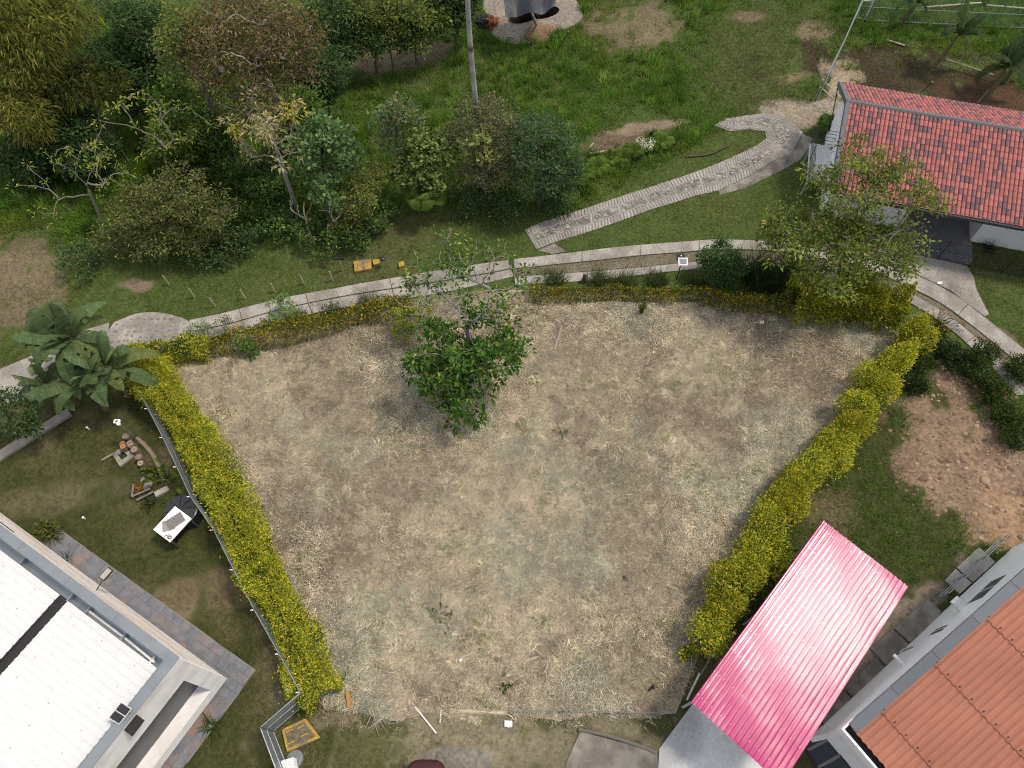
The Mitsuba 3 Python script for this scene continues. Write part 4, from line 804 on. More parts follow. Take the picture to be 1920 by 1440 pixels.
t('rust_tree', 'tall rust-brown tree with bare pale limbs at the top left', [lobe(460, 50, 9, 100, .7), lobe(540, 70, 8.5, 55, .7), lobe(410, 110, 7.5, 60, .7), lobe(500, 140, 7, 65, .6), lobe(430, 175, 6, 40, .7), lobe(560, 120, 7, 32, .6), lobe(585, 60, 8, 25, .7), lobe(395, 60, 8.4, 40, .7), lobe(500, 215, 4.6, 38, .6)], 250, 50, 1.0, .2, RUST, base=P(545, 262)[:2], seed=40, r0=.24, bark=PALE)
t('rust_tree', 'green and brown tree on the left shoulder of the rust tree', [lobe(350, 60, 8, 48, .9), lobe(345, 120, 6, 38, .8)], 80, 55, .6, .2, [(3, (.06, .085, .022)), (2, (.09, .09, .03))] , seed=41, r0=.14)
YT = (.7, (.135, .15, .028))
def gaunt(name, label, ends, base, seed, pal, per=16, size=.25, bark=(.20, .18, .16), z=5, n=None, r0=.1, rc=.3, tip=YT):
    rng = np.random.default_rng(seed); k = thing(name, label, 'tree'); b = P(*base)
    e = np.array([A(x, y, h) for x, y, h in ends]); e = np.vstack([e, e[rng.integers(0, len(e), n or len(e))] + rng.normal(0, .7, (n or len(e), 3))]); c = e.mean(0)
    m = M(); skeleton(m, b - [0, 0, .2], np.array([b * .6 + c * .4, b * .25 + c * .75]), e, r0 * .75, bark, rng, 5, .016, .07); put(f'{k}__trunk', m, 'mat_bark', True)
    m = M(); crown(m, rng, e, per, rc, size, pal, .34, .3, .3, tipcol=tip); put(f'{k}__crown', m, 'mat_leaf')
gaunt('trumpet_tree', 'gaunt tree with yellow leaf tufts on bare limbs in the middle of the forest', [(265, 172, 7), (232, 190, 6.6), (245, 185, 7), (300, 200, 6.5), (330, 210, 6), (208, 205, 6), (225, 197, 6), (255, 240, 5), (310, 195, 6.6), (185, 225, 5), (340, 262, 4.5), (265, 292, 3.6), (355, 255, 4.5)], (325, 345), 50, G1)
gaunt('trumpet_tree', 'sparse bare-limbed tree with small yellow leaf tufts over the green slope at left', [(80, 285, 4.5), (130, 283, 4.8), (100, 305, 4), (150, 300, 4.4), (165, 280, 4.8), (190, 290, 4.4), (85, 340, 3.2), (110, 375, 2.6), (195, 345, 3.4), (230, 325, 3.8), (145, 330, 3.6), (100, 410, 2), (240, 320, 4), (175, 305, 4.6), (68, 350, 2.6)], (195, 425), 51, G1, per=12, size=.2)
gaunt('pale_trunk_tree', 'tall tree with pale trunk and dry tan leaf heads left of the heart-leaved tree', [(475, 205, 6.5), (505, 215, 6.5), (465, 225, 6), (530, 205, 6.6), (545, 195, 6.6), (460, 275, 5), (470, 295, 4.4), (495, 250, 6), (545, 255, 5.4), (560, 285, 5), (525, 305, 4.5), (520, 240, 6), (450, 255, 5.5), (500, 235, 6.2)], (560, 400), 52, [(3, (.19, .165, .095)), (2, (.14, .13, .065)), (1, (.08, .10, .03))], per=40, size=.3, bark=(.33, .30, .28), rc=.42, tip=(.1, (.22, .2, .03)), r0=.15)
t('heart_leaved_tree', 'tree with a rounded head of pale green heart-shaped leaves', [lobe(605, 265, 5, 52, .8), lobe(575, 290, 4.2, 36, .8), lobe(640, 300, 4, 40, .8), lobe(620, 345, 3, 42, .8), lobe(660, 370, 2.2, 35, .8)], 110, 30, .42, .24, [(3, (.07, .115, .045)), (2, (.09, .135, .06)), (2, (.045, .075, .025))], base=P(612, 420), seed=53, r0=.12, aspect=.85, up=.6)
t('understory_tree', 'olive-brown leafy tree between the heart-leaved tree and the fern', [lobe(670, 370, 2.6, 42, .8), lobe(690, 330, 3.2, 32, .8), lobe(650, 405, 1.6, 34, .8)], 80, 40, .36, .17, OLV + [(1.5, (.14, .09, .03))], base=P(685, 430), seed=54, r0=.06)
t('slender_tree', 'slender grey-leaved tree left of the round-leaved tree', [lobe(742, 195, 5.2, 26, .9), lobe(725, 225, 4.6, 24, .8), lobe(765, 225, 4.6, 26, .8), lobe(740, 260, 3.8, 28, .8)], 46, 26, .42, .24, [(3, (.075, .10, .055)), (2, (.05, .075, .03)), (1, (.15, .13, .05))], base=P(755, 370), seed=55, r0=.07)
t('round_leaved_tree', 'tree with pale yellow-green round leaves behind the fern', [lobe(800, 250, 4.2, 38, .8), lobe(785, 300, 3.2, 38, .8), lobe(820, 290, 3.4, 36, .8), lobe(770, 330, 2.4, 34, .8), lobe(815, 335, 2.2, 30, .8)], 100, 32, .36, .23, [(3, (.085, .115, .035)), (2, (.12, .145, .045)), (3, (.045, .068, .022))], base=P(795, 382), seed=56, r0=.07, aspect=.8, up=.5)
t('grey_tree', 'grey-olive fine-leaved tree in front of the tall bare trunk', [lobe(905, 215, 5, 50, .75), lobe(940, 235, 4.6, 45, .75), lobe(880, 260, 4, 45, .8), lobe(930, 290, 3.2, 48, .8), lobe(900, 320, 2.4, 42, .8), lobe(955, 320, 2.4, 32, .8)], 190, 54, .44, .15, GRY + [(2, (.10, .085, .04))], base=P(920, 385), seed=57, r0=.12)
t('round_leaved_tree', 'small sparse tree of yellowish round leaves in front of the grey-olive one', [lobe(893, 255, 5, 18, .9), lobe(905, 285, 4, 24, .9), lobe(920, 290, 3.6, 16, .8)], 26, 22, .3, .25, [(3, (.10, .12, .04)), (2, (.14, .15, .05))], base=P(912, 395), seed=58, r0=.05, aspect=.85, up=.5)
t('round_dense_tree', 'dense dark green round tree at the left of the stone path', [lobe(1020, 270, 4.4, 58, .85), lobe(1055, 295, 3.6, 42, .85), lobe(1010, 320, 3, 50, .85), lobe(1050, 335, 2.4, 42, .8), lobe(990, 240, 4.6, 35, .8)], 260, 54, .36, .15, [(3, (.030, .052, .022)), (3, (.042, .070, .030)), (1, (.06, .09, .04))], base=P(1012, 385), seed=59, r0=.15, shell=.65)
t('spreading_bush', 'broad olive-green bushy tree above the lane on the left', [lobe(330, 365, 3.4, 70, .6), lobe(270, 390, 2.8, 62, .65), lobe(390, 390, 2.8, 52, .65), lobe(300, 430, 1.8, 68, .7), lobe(370, 430, 1.7, 55, .7), lobe(220, 440, 1.4, 45, .7), lobe(240, 380, 2.6, 40, .6)], 330, 46, .42, .17, [(3, (.060, .072, .024)), (3, (.042, .055, .020)), (2, (.10, .10, .03)), (1, (.075, .06, .035))], base=P(305, 478), seed=60, r0=.14)
t('verge_bush', 'low dark green bushes along the foot of the broad olive tree', [lobe(430, 455, .9, 40, .7), lobe(480, 445, .9, 35, .7), lobe(150, 490, .8, 40, .7), lobe(390, 475, .7, 38, .6)], 70, 40, .34, .2, G2 + [(1, (.05, .09, .03))], seed=61, r0=.04, cat='bush')
t('thicket', 'tangled green undergrowth between the slender trees and the fern', [lobe(700, 395, 1.0, 40, .7), lobe(600, 440, .8, 50, .6), lobe(660, 440, .8, 36, .6), lobe(530, 420, 1.0, 38, .6)], 110, 40, .36, .2, G2 + G1, seed=62, r0=.04, cat='bush')
t('thicket', 'shaded undergrowth beneath the grey-olive and round dark trees', [lobe(870, 370, .9, 40, .6), lobe(950, 380, .8, 40, .6), lobe(1040, 372, .8, 40, .6)], 90, 40, .36, .2, G2, seed=63, r0=.04, cat='bush')
t('thicket', 'green undergrowth between the heart-leaved tree and the rust tree', [lobe(560, 330, 1.2, 50, .6), lobe(500, 340, 1.2, 45, .6), lobe(450, 310, 1.4, 50, .6), lobe(470, 380, 1.0, 40, .6), lobe(420, 290, 1.6, 40, .6)], 130, 40, .42, .22, G1 + G2, seed=64, r0=.05, cat='bush')
t('thicket', 'dark undergrowth along the forest edge above the dry patch at the top', [lobe(620, 95, .7, 42, .6), lobe(660, 72, .6, 40, .55), lobe(705, 62, .6, 40, .5), lobe(755, 50, .6, 42, .5), lobe(810, 42, .5, 40, .5), lobe(850, 30, .5, 30, .5)], 150, 44, .5, .24, G2, seed=66, r0=.05, cat='bush')
for i, (ends, b, lb) in enumerate([([(548, 375, 2.4), (570, 380, 2.4), (555, 400, 1.8), (580, 395, 1.9), (560, 385, 2.2), (545, 390, 2)], (590, 458), 'bare twiggy shrub with pale stems at the forest edge, the left one'), ([(612, 380, 2.4), (635, 375, 2.4), (620, 400, 1.8), (645, 395, 1.9), (628, 372, 2.5), (608, 395, 2)], (640, 455), 'bare twiggy shrub with pale stems at the forest edge, the right one')]):
    rng = np.random.default_rng(70 + i); k = thing('twiggy_shrub', lb, 'shrub', 'bare twiggy shrubs'); b = P(*b); e = np.array([A(*q) for q in ends]); e = np.vstack([e, e + rng.normal(0, .28, e.shape), e + rng.normal(0, .28, e.shape)])
    m = M(); skeleton(m, b, np.array([b + (e.mean(0) - b) * .3, b + (e.mean(0) - b) * .5]), e, .07, (.36, .31, .23), rng, 5, .02, .12); put(k, m, 'mat_bark', True)
# the tall bare trunk, its head above the picture
k = thing('tall_palm_trunk', 'tall bare grey trunk with dark patches rising out of the top of the picture', 'tree trunk'); b = P(902, 352); rng = np.random.default_rng(75)
z = np.linspace(b[2] - .2, b[2] + 15.5, 60); pts = np.column_stack([b[0] + .06 * np.sin(z * .5) + (z - b[2]) * -.012, b[1] + 0 * z, z]); blot = meshkit.fbm(np.column_stack([z * 1.4, 0 * z, 0 * z]), 3, 4)
m = M(); m.tube(pts, .15 - .003 * (z - b[2]), 9, np.where((blot > .56)[:, None], [(.045, .045, .045)], [(.30, .30, .30)]) * rng.uniform(.75, 1.15, (60, 1))); put(f'{k}__trunk', m, 'mat_bark', True)
m = M(); cc = clusters(rng, [(*pts[-1], 1.6, 1.6, 1.2)], 30, .3); crown(m, rng, cc, 40, .5, .3, G1); put(f'{k}__crown', m, 'mat_leaf')
for nm, lb, a, bb, r in (('fallen_culm', 'pale bamboo culm leaning across the dark gap, arching one', (52, 168, 3.5), (150, 75, 6.5), .06), ('fallen_culm', 'pale broken culm crossing the arching one', (145, 135, 4.5), (102, 70, 6.6), .06), ('leaning_tree', 'thin pale trunk leaning in the dark forest gap', (315, 140, 3), (290, 92, 6), .08)):
    k = thing(nm, lb, 'bamboo culm' if 'culm' in nm else 'tree'); a, bb = A(*a), A(*bb); g = np.array([*(a[:2] - (bb - a)[:2] * .6), tz(*a[:2])]); m = M(); m.tube(smoothline([g, a, (a + bb) / 2 + [0, 0, .3], bb], 14), [r] * 14, 5, (.30, .28, .24)); put(k, m, 'mat_bark', True)

# ---------------------------------------------------------------- big single leaves
def ribbon(m, rib, width, col, rng, fold=.25, tear=.0, colvar=.08):
    """A long leaf: two rows of quads either side of a midrib, with torn segments."""
    rib = np.asarray(rib); n = len(rib); t = unit(np.gradient(rib, axis=0)); w = unit(np.cross(t, [0, 0, 1.0])); up = np.cross(w, t)
    for s in (-1, 1):
        for i in range(n - 1):
            if rng.random() < tear: continue
            g = .94 if tear else 1.0; a, b = rib[i], rib[i] + (rib[i + 1] - rib[i]) * g
            dz = -fold * (1 + .6 * rng.random())
            v = np.array([a, b, b + (w[i + 1] * s + up[i + 1] * dz) * width[i + 1], a + (w[i] * s + up[i] * dz) * width[i]])
            m.add(v, [[0, 1, 2], [0, 2, 3]] if s > 0 else [[0, 2, 1], [0, 3, 2]], np.asarray(col) * rng.uniform(1 - colvar, 1 + colvar))
def arch(p0, az, L, rise, droop, n):
    s = np.linspace(0, 1, n); h = np.array([math.cos(az), math.sin(az)])
    r = L * (s * .95 - .12 * s ** 3); return np.column_stack([p0[0] + h[0] * r * math.cos(rise), p0[1] + h[1] * r * math.cos(rise), p0[2] + L * (math.sin(rise) * s - droop * s ** 2.2)])
def banana(label, base, hgt, nl, L, seed, az0=None, col=(.115, .175, .08), group='banana plants'):
    rng = np.random.default_rng(seed); k = thing('banana_plant', label, 'banana plant', group); b = P(*base)
    top = b + [rng.normal(0, .2), rng.normal(0, .2), hgt]
    m = M(); m.tube([b - [0, 0, .2], b * .5 + top * .5 + [.05, 0, 0], top], [.15, .12, .07], 8, (.15, .13, .07)); put(f'{k}__stem', m, 'mat_bark', True)
    for i in range(nl):
        az = (az0 or 0) + i * 2.4 + rng.normal(0, .25); q = i / max(1, nl - 1); rise = .5 + .75 * q + rng.normal(0, .12); ll = L * rng.uniform(.8, 1.15); n = 15
        rib = arch(top + [0, 0, .1 * q], az, ll, rise, .3 + .45 * (1 - q) + rng.uniform(0, .15), n); s = np.linspace(0, 1, n)
        wd = ll * .108 * np.sqrt(np.clip(np.sin(np.pi * np.clip(s * .86 + .11, 0, 1)), 0, 1)) * sstep(0, .16, s); wd[-1] = .02
        c = np.array(col) * rng.uniform(.75, 1.35) * ([1.3, 1.1, .9] if rng.random() < .2 else [1, 1, 1]); m = M(); ribbon(m, rib, wd, c, rng, .3, .05, .16)
        m.tube(rib, np.linspace(.03, .008, n), 4, (.16, .19, .07)); put(f'{k}__leaf', m, 'mat_leaf')
for i, (bx, by, hh, nl, L, lb) in enumerate([(243, 742, 2.5, 14, 3.1, 'banana plant nearest the left golden hedge, with a brown stem'), (200, 768, 2.3, 14, 3.0, 'banana plant at the front of the clump by the white post lamp'), (168, 715, 2.9, 14, 3.2, 'banana plant at the left side of the clump, broad drooping leaves'), (212, 700, 3.2, 13, 3.3, 'tallest banana plant at the back of the clump next to the cobbled pad'), (145, 758, 1.9, 11, 2.6, 'low banana plant at the left front of the clump')]):
    banana(lb, (bx, by), hh, nl, L, 80 + i, az0=i * 1.3)
for i, (bx, by, hh, nl, L, lb) in enumerate([(1750, 125, 2.3, 12, 2.5, 'banana plant near the top edge behind the tiled house, the left one'), (1850, 185, 2.1, 13, 2.8, 'big dark banana plant behind the tiled roof, the right one'), (1885, 155, 2.2, 11, 2.6, 'banana plant half hidden at the right edge of the picture'), (1690, 42, 1.5, 9, 1.8, 'small banana plant by the mesh fence at the top')]):
    banana(lb, (bx, by), hh, nl, L, 90 + i, az0=i, col=(.05, .085, .04))
def fern(name, label, base, n, L, seed, az0, az1, col, cat='fern', rise=.7, h0=.4):
    rng = np.random.default_rng(seed); k = thing(name, label, cat); b = P(*base)
    if h0 > .3: m = M(); m.tube([b - [0, 0, .1], b + [0, 0, h0]], [.1, .08], 6, (.08, .06, .045)); put(f'{k}__stem', m, 'mat_bark')
    for i in range(n):
        az = az0 + (az1 - az0) * (i + rng.uniform(-.2, .2)) / max(1, n - 1); ll = L * rng.uniform(.8, 1.1); rib = arch(b + [0, 0, h0], az, ll, rise + rng.normal(0, .1), .62, 14)
        m = M(); t_ = unit(np.gradient(rib, axis=0)); w = unit(np.cross(t_, [0, 0, 1.0])); s = np.linspace(0, 1, 14); c = np.array(col) * rng.uniform(.8, 1.25)
        f = np.linspace(0, 12.9, 34); pos, dd, sz = [], [], []
        for q in f:
            j = int(q); p = rib[j] + (rib[min(j + 1, 13)] - rib[j]) * (q - j); l_ = ll * .26 * math.sin(math.pi * min(1, .12 + q / 13 * .88)) ** .7
            for sd in (-1, 1): pos.append(p); dd.append(w[j] * sd + t_[j] * .45 + [0, 0, -.18]); sz.append(l_ + .03)
        leafmesh(m, np.array(pos), np.array(dd), np.array(sz), np.broadcast_to(c, (len(pos), 3)) * rng.uniform(.85, 1.15, (len(pos), 1)), .13, .12, rng, upn=np.array([0, 0, 1.0]))
        m.tube(rib, .012, 3, c * .8); put(f'{k}__frond', m, 'mat_leaf')
fern('tree_fern', 'bright green tree fern with arching fronds above the lane', (802, 402), 11, 2.7, 110, 0, 5.8, (.15, .23, .05), rise=.95, h0=1.2)
fern('tree_fern', 'smaller half shaded fern left of the bright tree fern', (700, 425), 7, 1.9, 111, 2.2, 6.6, (.10, .14, .045), rise=.6, h0=.7)
fern('strap_plant', 'upright dark green palm-like plant at the left corner of the tiled house', (1552, 250), 11, 2.0, 112, 0, 6, (.08, .15, .035), cat='palm', rise=1.05, h0=.2)
FB = [(1095, 330), (1120, 318), (1145, 305), (1165, 300), (1190, 288), (1215, 278), (1240, 270), (1080, 345)]
FL = [f'bright green fern clump, {w} the fern row' for w in ('third from the round dark tree in', 'fourth from the round dark tree in', 'middle one of', 'fifth from the round dark tree in', 'third from the flowering end of', 'second from the flowering end of', 'under the white flower heads ending', 'nearest the round dark tree in')]
for i, q in enumerate(FB): fern('fern_clump', FL[i], q, 9, 1.25, 120 + i, 0, 5.7, (.13, .21, .04), rise=.85, h0=.15); labels[[*labels][-1]].setdefault('group', 'row of fern clumps')
for kk in labels:
    if kk.startswith('fern_clump') and '__' not in kk: labels[kk]['group'] = 'row of fern clumps'
t('flowering_bush', 'bush with white feathery flower heads at the end of the fern row', [lobe(1212, 268, 1.1, 14, .8)], 16, 26, .18, .12, [(3, (.45, .43, .36)), (2, (.08, .11, .03))], seed=65, r0=.03, cat='bush')
ico0 = trimesh.creation.icosphere(subdivisions=0)
def lane_lim(x): return float(np.interp(x, [-30, -17.7, -7.2, 5.4, 12.6, 20.8, 25.2, 30], [16.5, 20.6, 22.9, 24.8, 25.6, 24.2, 19, 12]))
GAIN = 1.0
# ---------------------------------------------------------------- garden things of the white house
def R2(u): u = unit(np.array([u[0], u[1], 0])); return np.column_stack([u, [-u[1], u[0], 0], [0, 0, 1]])
def rod(name, label, cat, a, b, r, col, mat='mat_bark', group=None, sides=7, mid=None):
    k = thing(name, label, cat, group); m = M(); pts = np.array([a, b]) if mid is None else smoothline(np.array([a, mid, b]), 9); m.tube(pts, r, sides, col); put(k, m, mat, True); return k
k = thing('outdoor_counter', 'white-topped outdoor counter with an open black side beside the black water tank', 'counter'); CH = 1.03
tp = [A(x, y, CH) for x, y in ((328, 949), (360, 971), (321, 1018.6), (287, 993))]; cf = Fr(tp[3], (tp[0] - tp[3])[:2], flip=-1); cu, cv = np.linalg.norm(tp[0] - tp[3]), np.linalg.norm(tp[1] - tp[0])
m = M(); cf.box(m, 0, cu, 0, cv, CH - .06, CH, WH)
for a in np.arange(.12, cu, .2): cf.box(m, a, a + .012, .02, cv - .02, CH - .01, CH + .006, (.72, .73, .74))
put(f'{k}__top', m, 'mat_paint', label='white counter top')
m = M(); cf.box(m, .03, .1, .03, cv - .03, 0, CH - .06); cf.box(m, cu - .1, cu - .03, .03, cv - .03, 0, CH - .06); cf.box(m, .1, cu - .1, .03, .09, 0, CH - .06); m.c = [np.broadcast_to((.07, .075, .085), c.shape) for c in m.c]; put(f'{k}__body', m, 'mat_paint')
m = M(); cf.box(m, .1, cu - .1, .09, cv - .15, .5, .53, (.012, .012, .014)); cf.box(m, -.06, cu + .05, cv - .02, cv + .52, .02, .05, (.03, .03, .033)); put(f'{k}__shelf', m, 'mat_paint')
for nm, lb, u, v, w_, h_, an, cl in (('grey_cloth', 'darker grey cloth on the counter top, the far piece', .62, .52, .5, .42, .3, (.20, .185, .19)), ('grey_cloth', 'lighter grey cloth on the counter top, the near left piece', .40, .42, .36, .42, .7, (.30, .29, .27))):
    kk = thing(nm, lb, 'cloth'); g = np.stack(np.meshgrid(np.linspace(-.5, .5, 9), np.linspace(-.5, .5, 9), indexing='ij'), -1).reshape(-1, 2) * [w_ * cu, h_ * cv] * 1.15; ca, sa = math.cos(an), math.sin(an)
    q = np.array([cf(u * cu + x * ca - y * sa, v * cv + x * sa + y * ca, CH + .012 + .03 * meshkit.noise(np.array([x * 6, y * 6, an])) + (.012 if an < .5 else 0)) for x, y in g]); i, j = np.meshgrid(np.arange(8), np.arange(8), indexing='ij'); a = i * 9 + j
    m = M(); m.add(q, np.stack([a, a + 9, a + 10, a + 1], -1).reshape(-1, 4), cl); put(kk, m, 'mat_paint', True)
k = thing('hose_coil', 'small black coil lying at the near corner of the counter top', 'hose'); m = M(); an = np.linspace(0, 4 * np.pi, 40)
m.tube(np.array([cf(.12 * cu + .06 * math.cos(a), .86 * cv + .06 * math.sin(a), CH + .02 + .002 * a) for a in an]), .013, 5, DARK); m.tube([cf(.05, cv * .62, CH + .02), cf(.2, cv * .72, CH + .02), cf(.06, cv * .76, CH + .02), cf(.2, cv * .82, CH + .02)], .013, 5, DARK); put(k, m, 'mat_paint', True)
k = thing('water_tank', 'round black water tank with a ribbed lid against the chain-link fence', 'water tank'); c = A(338, 955, .95); r = 30 * mpp(c)
m = M(); q = trimesh.creation.revolve(np.array([[0, 0], [r * .93, 0], [r * .96, .45], [r * .98, .82], [0, .82]]), sections=36); m.add(q.vertices + [c[0], c[1], 0], q.faces, (.02, .021, .024)); put(f'{k}__body', m, 'mat_paint')
m = M(); q = trimesh.creation.revolve(np.array([[0, .82], [r * 1.02, .82], [r * 1.03, .87], [r * .96, .89], [r * .5, .97], [r * .1, 1.0], [0, 1.0]]), sections=40); m.add(q.vertices + [c[0], c[1], 0], q.faces, (.028, .03, .036))
for a in np.arange(8) * np.pi / 4 + .2: m.tube([c * [1, 1, 0] + [math.cos(a) * s * r, math.sin(a) * s * r, z] for s, z in ((.12, 1.0), (.5, .985), (.95, .90))], .022, 5, (.015, .016, .02))
put(f'{k}__lid', m, 'mat_gloss', label='black ribbed lid')
def post_lamp(label, base, head, h):
    k = thing('post_lamp', label, 'lamp'); b = P(*base); t_ = np.array([b[0] - .05, b[1], h]); m = M(); m.tube([b - [0, 0, .1], t_], .022, 6, (.16, .20, .21)); put(f'{k}__pole', m, 'mat_paint', True)
    m = M(); m.box(t_ + [-.02, 0, .05], (.13, .09, .04), None, (.85, .86, .88)); m.box(t_ + [.06, -.1, .0], (.06, .06, .05), None, (.8, .81, .83)); put(f'{k}__head', m, 'mat_paint'); m = M(); m.box(t_ + [-.02, 0, .094], (.05, .04, .004), None, (.03, .03, .04)); put(f'{k}__sensor', m, 'mat_gloss')
post_lamp('white-headed lamp on a thin pole by the banana plants', (255, 822), (215, 790), 1.7); post_lamp('white-headed lamp on the corner post at the bottom of the left hedge', (563, 1299), (540, 1290), 1.2)
rng = np.random.default_rng(6)
for i, (x, y, r, lb) in enumerate([(251, 838, 6.5, 'pale cut log stump next to the orange one'), (259, 849, 7, 'largest grey cut log stump in the row'), (267, 864, 6.5, 'leaning dark log stump in the row'), (269, 874, 6.2, 'pale log stump at the near end of the row'), (236, 836, 5.5, 'reddish log stump on the plank'), (239, 845, 6, 'orange-topped log stump on the slab'), (243, 826, 6, 'grey mossy log stump at the far end of the row')]):
    k = thing('log_stump', lb, 'log stump', 'log stumps by the garden slab'); b = P(x, y); rr = r * mpp(b); h = rng.uniform(.3, .5); m = M(); a = np.linspace(0, 2 * np.pi, 13)[:-1]
    m.tube([b - [0, 0, .05], b + [rng.normal(0, .03), rng.normal(0, .03), h]], [rr * 1.03, rr * .95], 12, (.16, .12, .095), cap=True); put(f'{k}__bark', m, 'mat_bark', False)
    m = M(); m.tube([b + [0, 0, h - .02], b + [0, 0, h + .012]], rr * .84, 12, [(.36, .27, .18), (.30, .24, .19), (.22, .17, .13), (.36, .29, .22), (.30, .14, .08), (.42, .20, .08), (.25, .22, .17)][i]); m.tube([b + [0, 0, h - .01], b + [0, 0, h + .018]], rr * .35, 9, (.24, .17, .11)); put(f'{k}__cut_face', m, 'mat_paint')
k = thing('garden_slab', 'square concrete frame with a small plant in its hole', 'slab'); sq = Polygon(G([(213, 856), (234, 836), (254, 856), (227, 876)])); m = drape(sq.difference(sq.buffer(-.2)), .12, 2); m.c = [np.broadcast_to((.42, .39, .36), c.shape) for c in m.c]; put(k, m, 'mat_concrete')
tuft('slab_plant', 'small green plant growing in the concrete frame', 'plant', P(222, 854), 60, .35, .12, [(2, (.09, .12, .03)), (1, (.05, .08, .02))], 31)
rod('garden_plank', 'weathered plank lying beside the concrete frame', 'plank', P(191, 863, .06), P(234, 838, .06), .07, (.30, .24, .19), sides=4)
k = thing('garden_edging', 'curved low earth and stone edging along the hedge side of the garden', 'edging'); q = smoothline(G([(257, 822), (272, 836), (288, 855), (300, 880), (308, 903)]), 18); m = M(); m.tube([lift(p, .04) for p in q], [.09 + .03 * rng.random() for _ in q], 6, (.24, .19, .15)); put(k, m, 'mat_bark', True)
k = thing('stone_block', 'pale stone block near the water tank', 'stone'); b = P(304, 922, .05); m = M(); m.box(b, (.30, .13, .09), R2((1, .6)), (.48, .43, .38)); put(k, m, 'mat_concrete')
k = thing('plank_planter', 'planter of dark planks and grey stones on the lawn', 'planter'); m = M()
for a, b in (((247, 931), (281, 916)), ((256, 938), (287, 922)), ((247, 931), (250, 908))): m.tube([P(*a, .1), P(*b, .1)], .085, 4, (.07, .065, .06)); m.tube([P(*a, .18), P(*b, .18)], .04, 4, (.25, .23, .21))
put(f'{k}__plank', m, 'mat_bark')
for x, y in ((272, 905), (277, 909), (268, 901), (275, 914), (281, 908)): m = M(); m.add(dome.vertices * rng.uniform(.1, .17, 3) + P(x, y, .12), dome.faces, np.array((.25, .225, .22)) * rng.uniform(.8, 1.2)); put(f'{k}__stone', m, 'mat_paint', True)
k = tuft('bromeliad', 'orange-leaved plant in the plank planter', 'plant', P(262, 915, .1), 60, .42, .1, [(3, (.38, .18, .035)), (2, (.28, .22, .06)), (1, (.10, .12, .03))], 32, .9, .05)
def leafy(name, label, p, n, h, seed, pal, spread=.3, size=.3, cat='plant', group=None):
    rng = np.random.default_rng(seed); k = thing(name, label, cat, group); m = M(); b = P(*p); o = rng.normal(0, spread, (n, 2)); pos = np.column_stack([b[0] + o[:, 0], b[1] + o[:, 1], b[2] + rng.uniform(.1, 1, n) * h]); leafmesh(m, pos, np.column_stack([o, .4 * np.ones(n)]) + rng.normal(0, .3, (n, 3)), size * rng.uniform(.6, 1.2, n), pick(rng, n, pal), .45, .3, rng)
    for i in range(n): m.tube([b, pos[i]], .012, 3, (.08, .09, .03), cap=False)
    put(k, m, 'mat_leaf'); return k
leafy('broadleaf_plant', 'fresh green broad-leaved plant between the garden edging and the fence', (316, 900), 26, .8, 33, [(3, (.09, .16, .025)), (1, (.05, .09, .02))], .35, .42)
leafy('garden_weed', 'small dark green plant left of the water tank', (284, 945), 30, .4, 34, G1, .2, .2); leafy('garden_weed', 'light green seedling beside the log stumps', (282, 884), 16, .3, 35, [(1, (.12, .19, .04))], .15, .22)
leafy('potted_shrub', 'yellow-green potted rosette plant on the far corner of the slate patio', (97, 1001), 150, .45, 36, [(3, (.17, .18, .05)), (2, (.10, .12, .03)), (1, (.26, .25, .10))], .28, .22); tuft('yucca', 'spiky reddish green plant against the pink wall on the patio', 'plant', P(125, 1048, .05), 46, .55, .06, [(2, (.10, .12, .04)), (1, (.16, .12, .06))], 37, .9, .045)
tuft('yucca', 'green spiky plant at the edge of the patio in front of the white facade', 'plant', P(396, 1362), 50, .75, .08, [(2, (.05, .10, .025)), (1, (.08, .14, .04))], 38, 1.0, .06)
for i, (x, y, lb) in enumerate([(167, 805, 'small white marker light on the lawn under the banana leaves'), (160, 973, 'small white marker light on the lawn above the slate patio')]):
    k = thing('marker_light', lb, 'light'); b = P(x, y); m = M(); m.tube([b - [0, 0, .05], b + [0, 0, .18]], .035, 8, (.75, .75, .72)); put(f'{k}__body', m, 'mat_paint', True); m = M(); m.tube([b + [0, 0, .18], b + [0, 0, .21]], .05, 8, (.85, .85, .82)); put(f'{k}__cap', m, 'mat_paint')
k = thing('boundary_kerb', 'pale low concrete kerb at the left edge below the banana plants', 'kerb'); m = drape(bandpoly(G([(-20, 862), (40, 822), (85, 795), (128, 768)]), G([(-20, 880), (45, 838), (90, 808), (136, 780)])), .14, 1.0); put(k, m, 'mat_concrete')

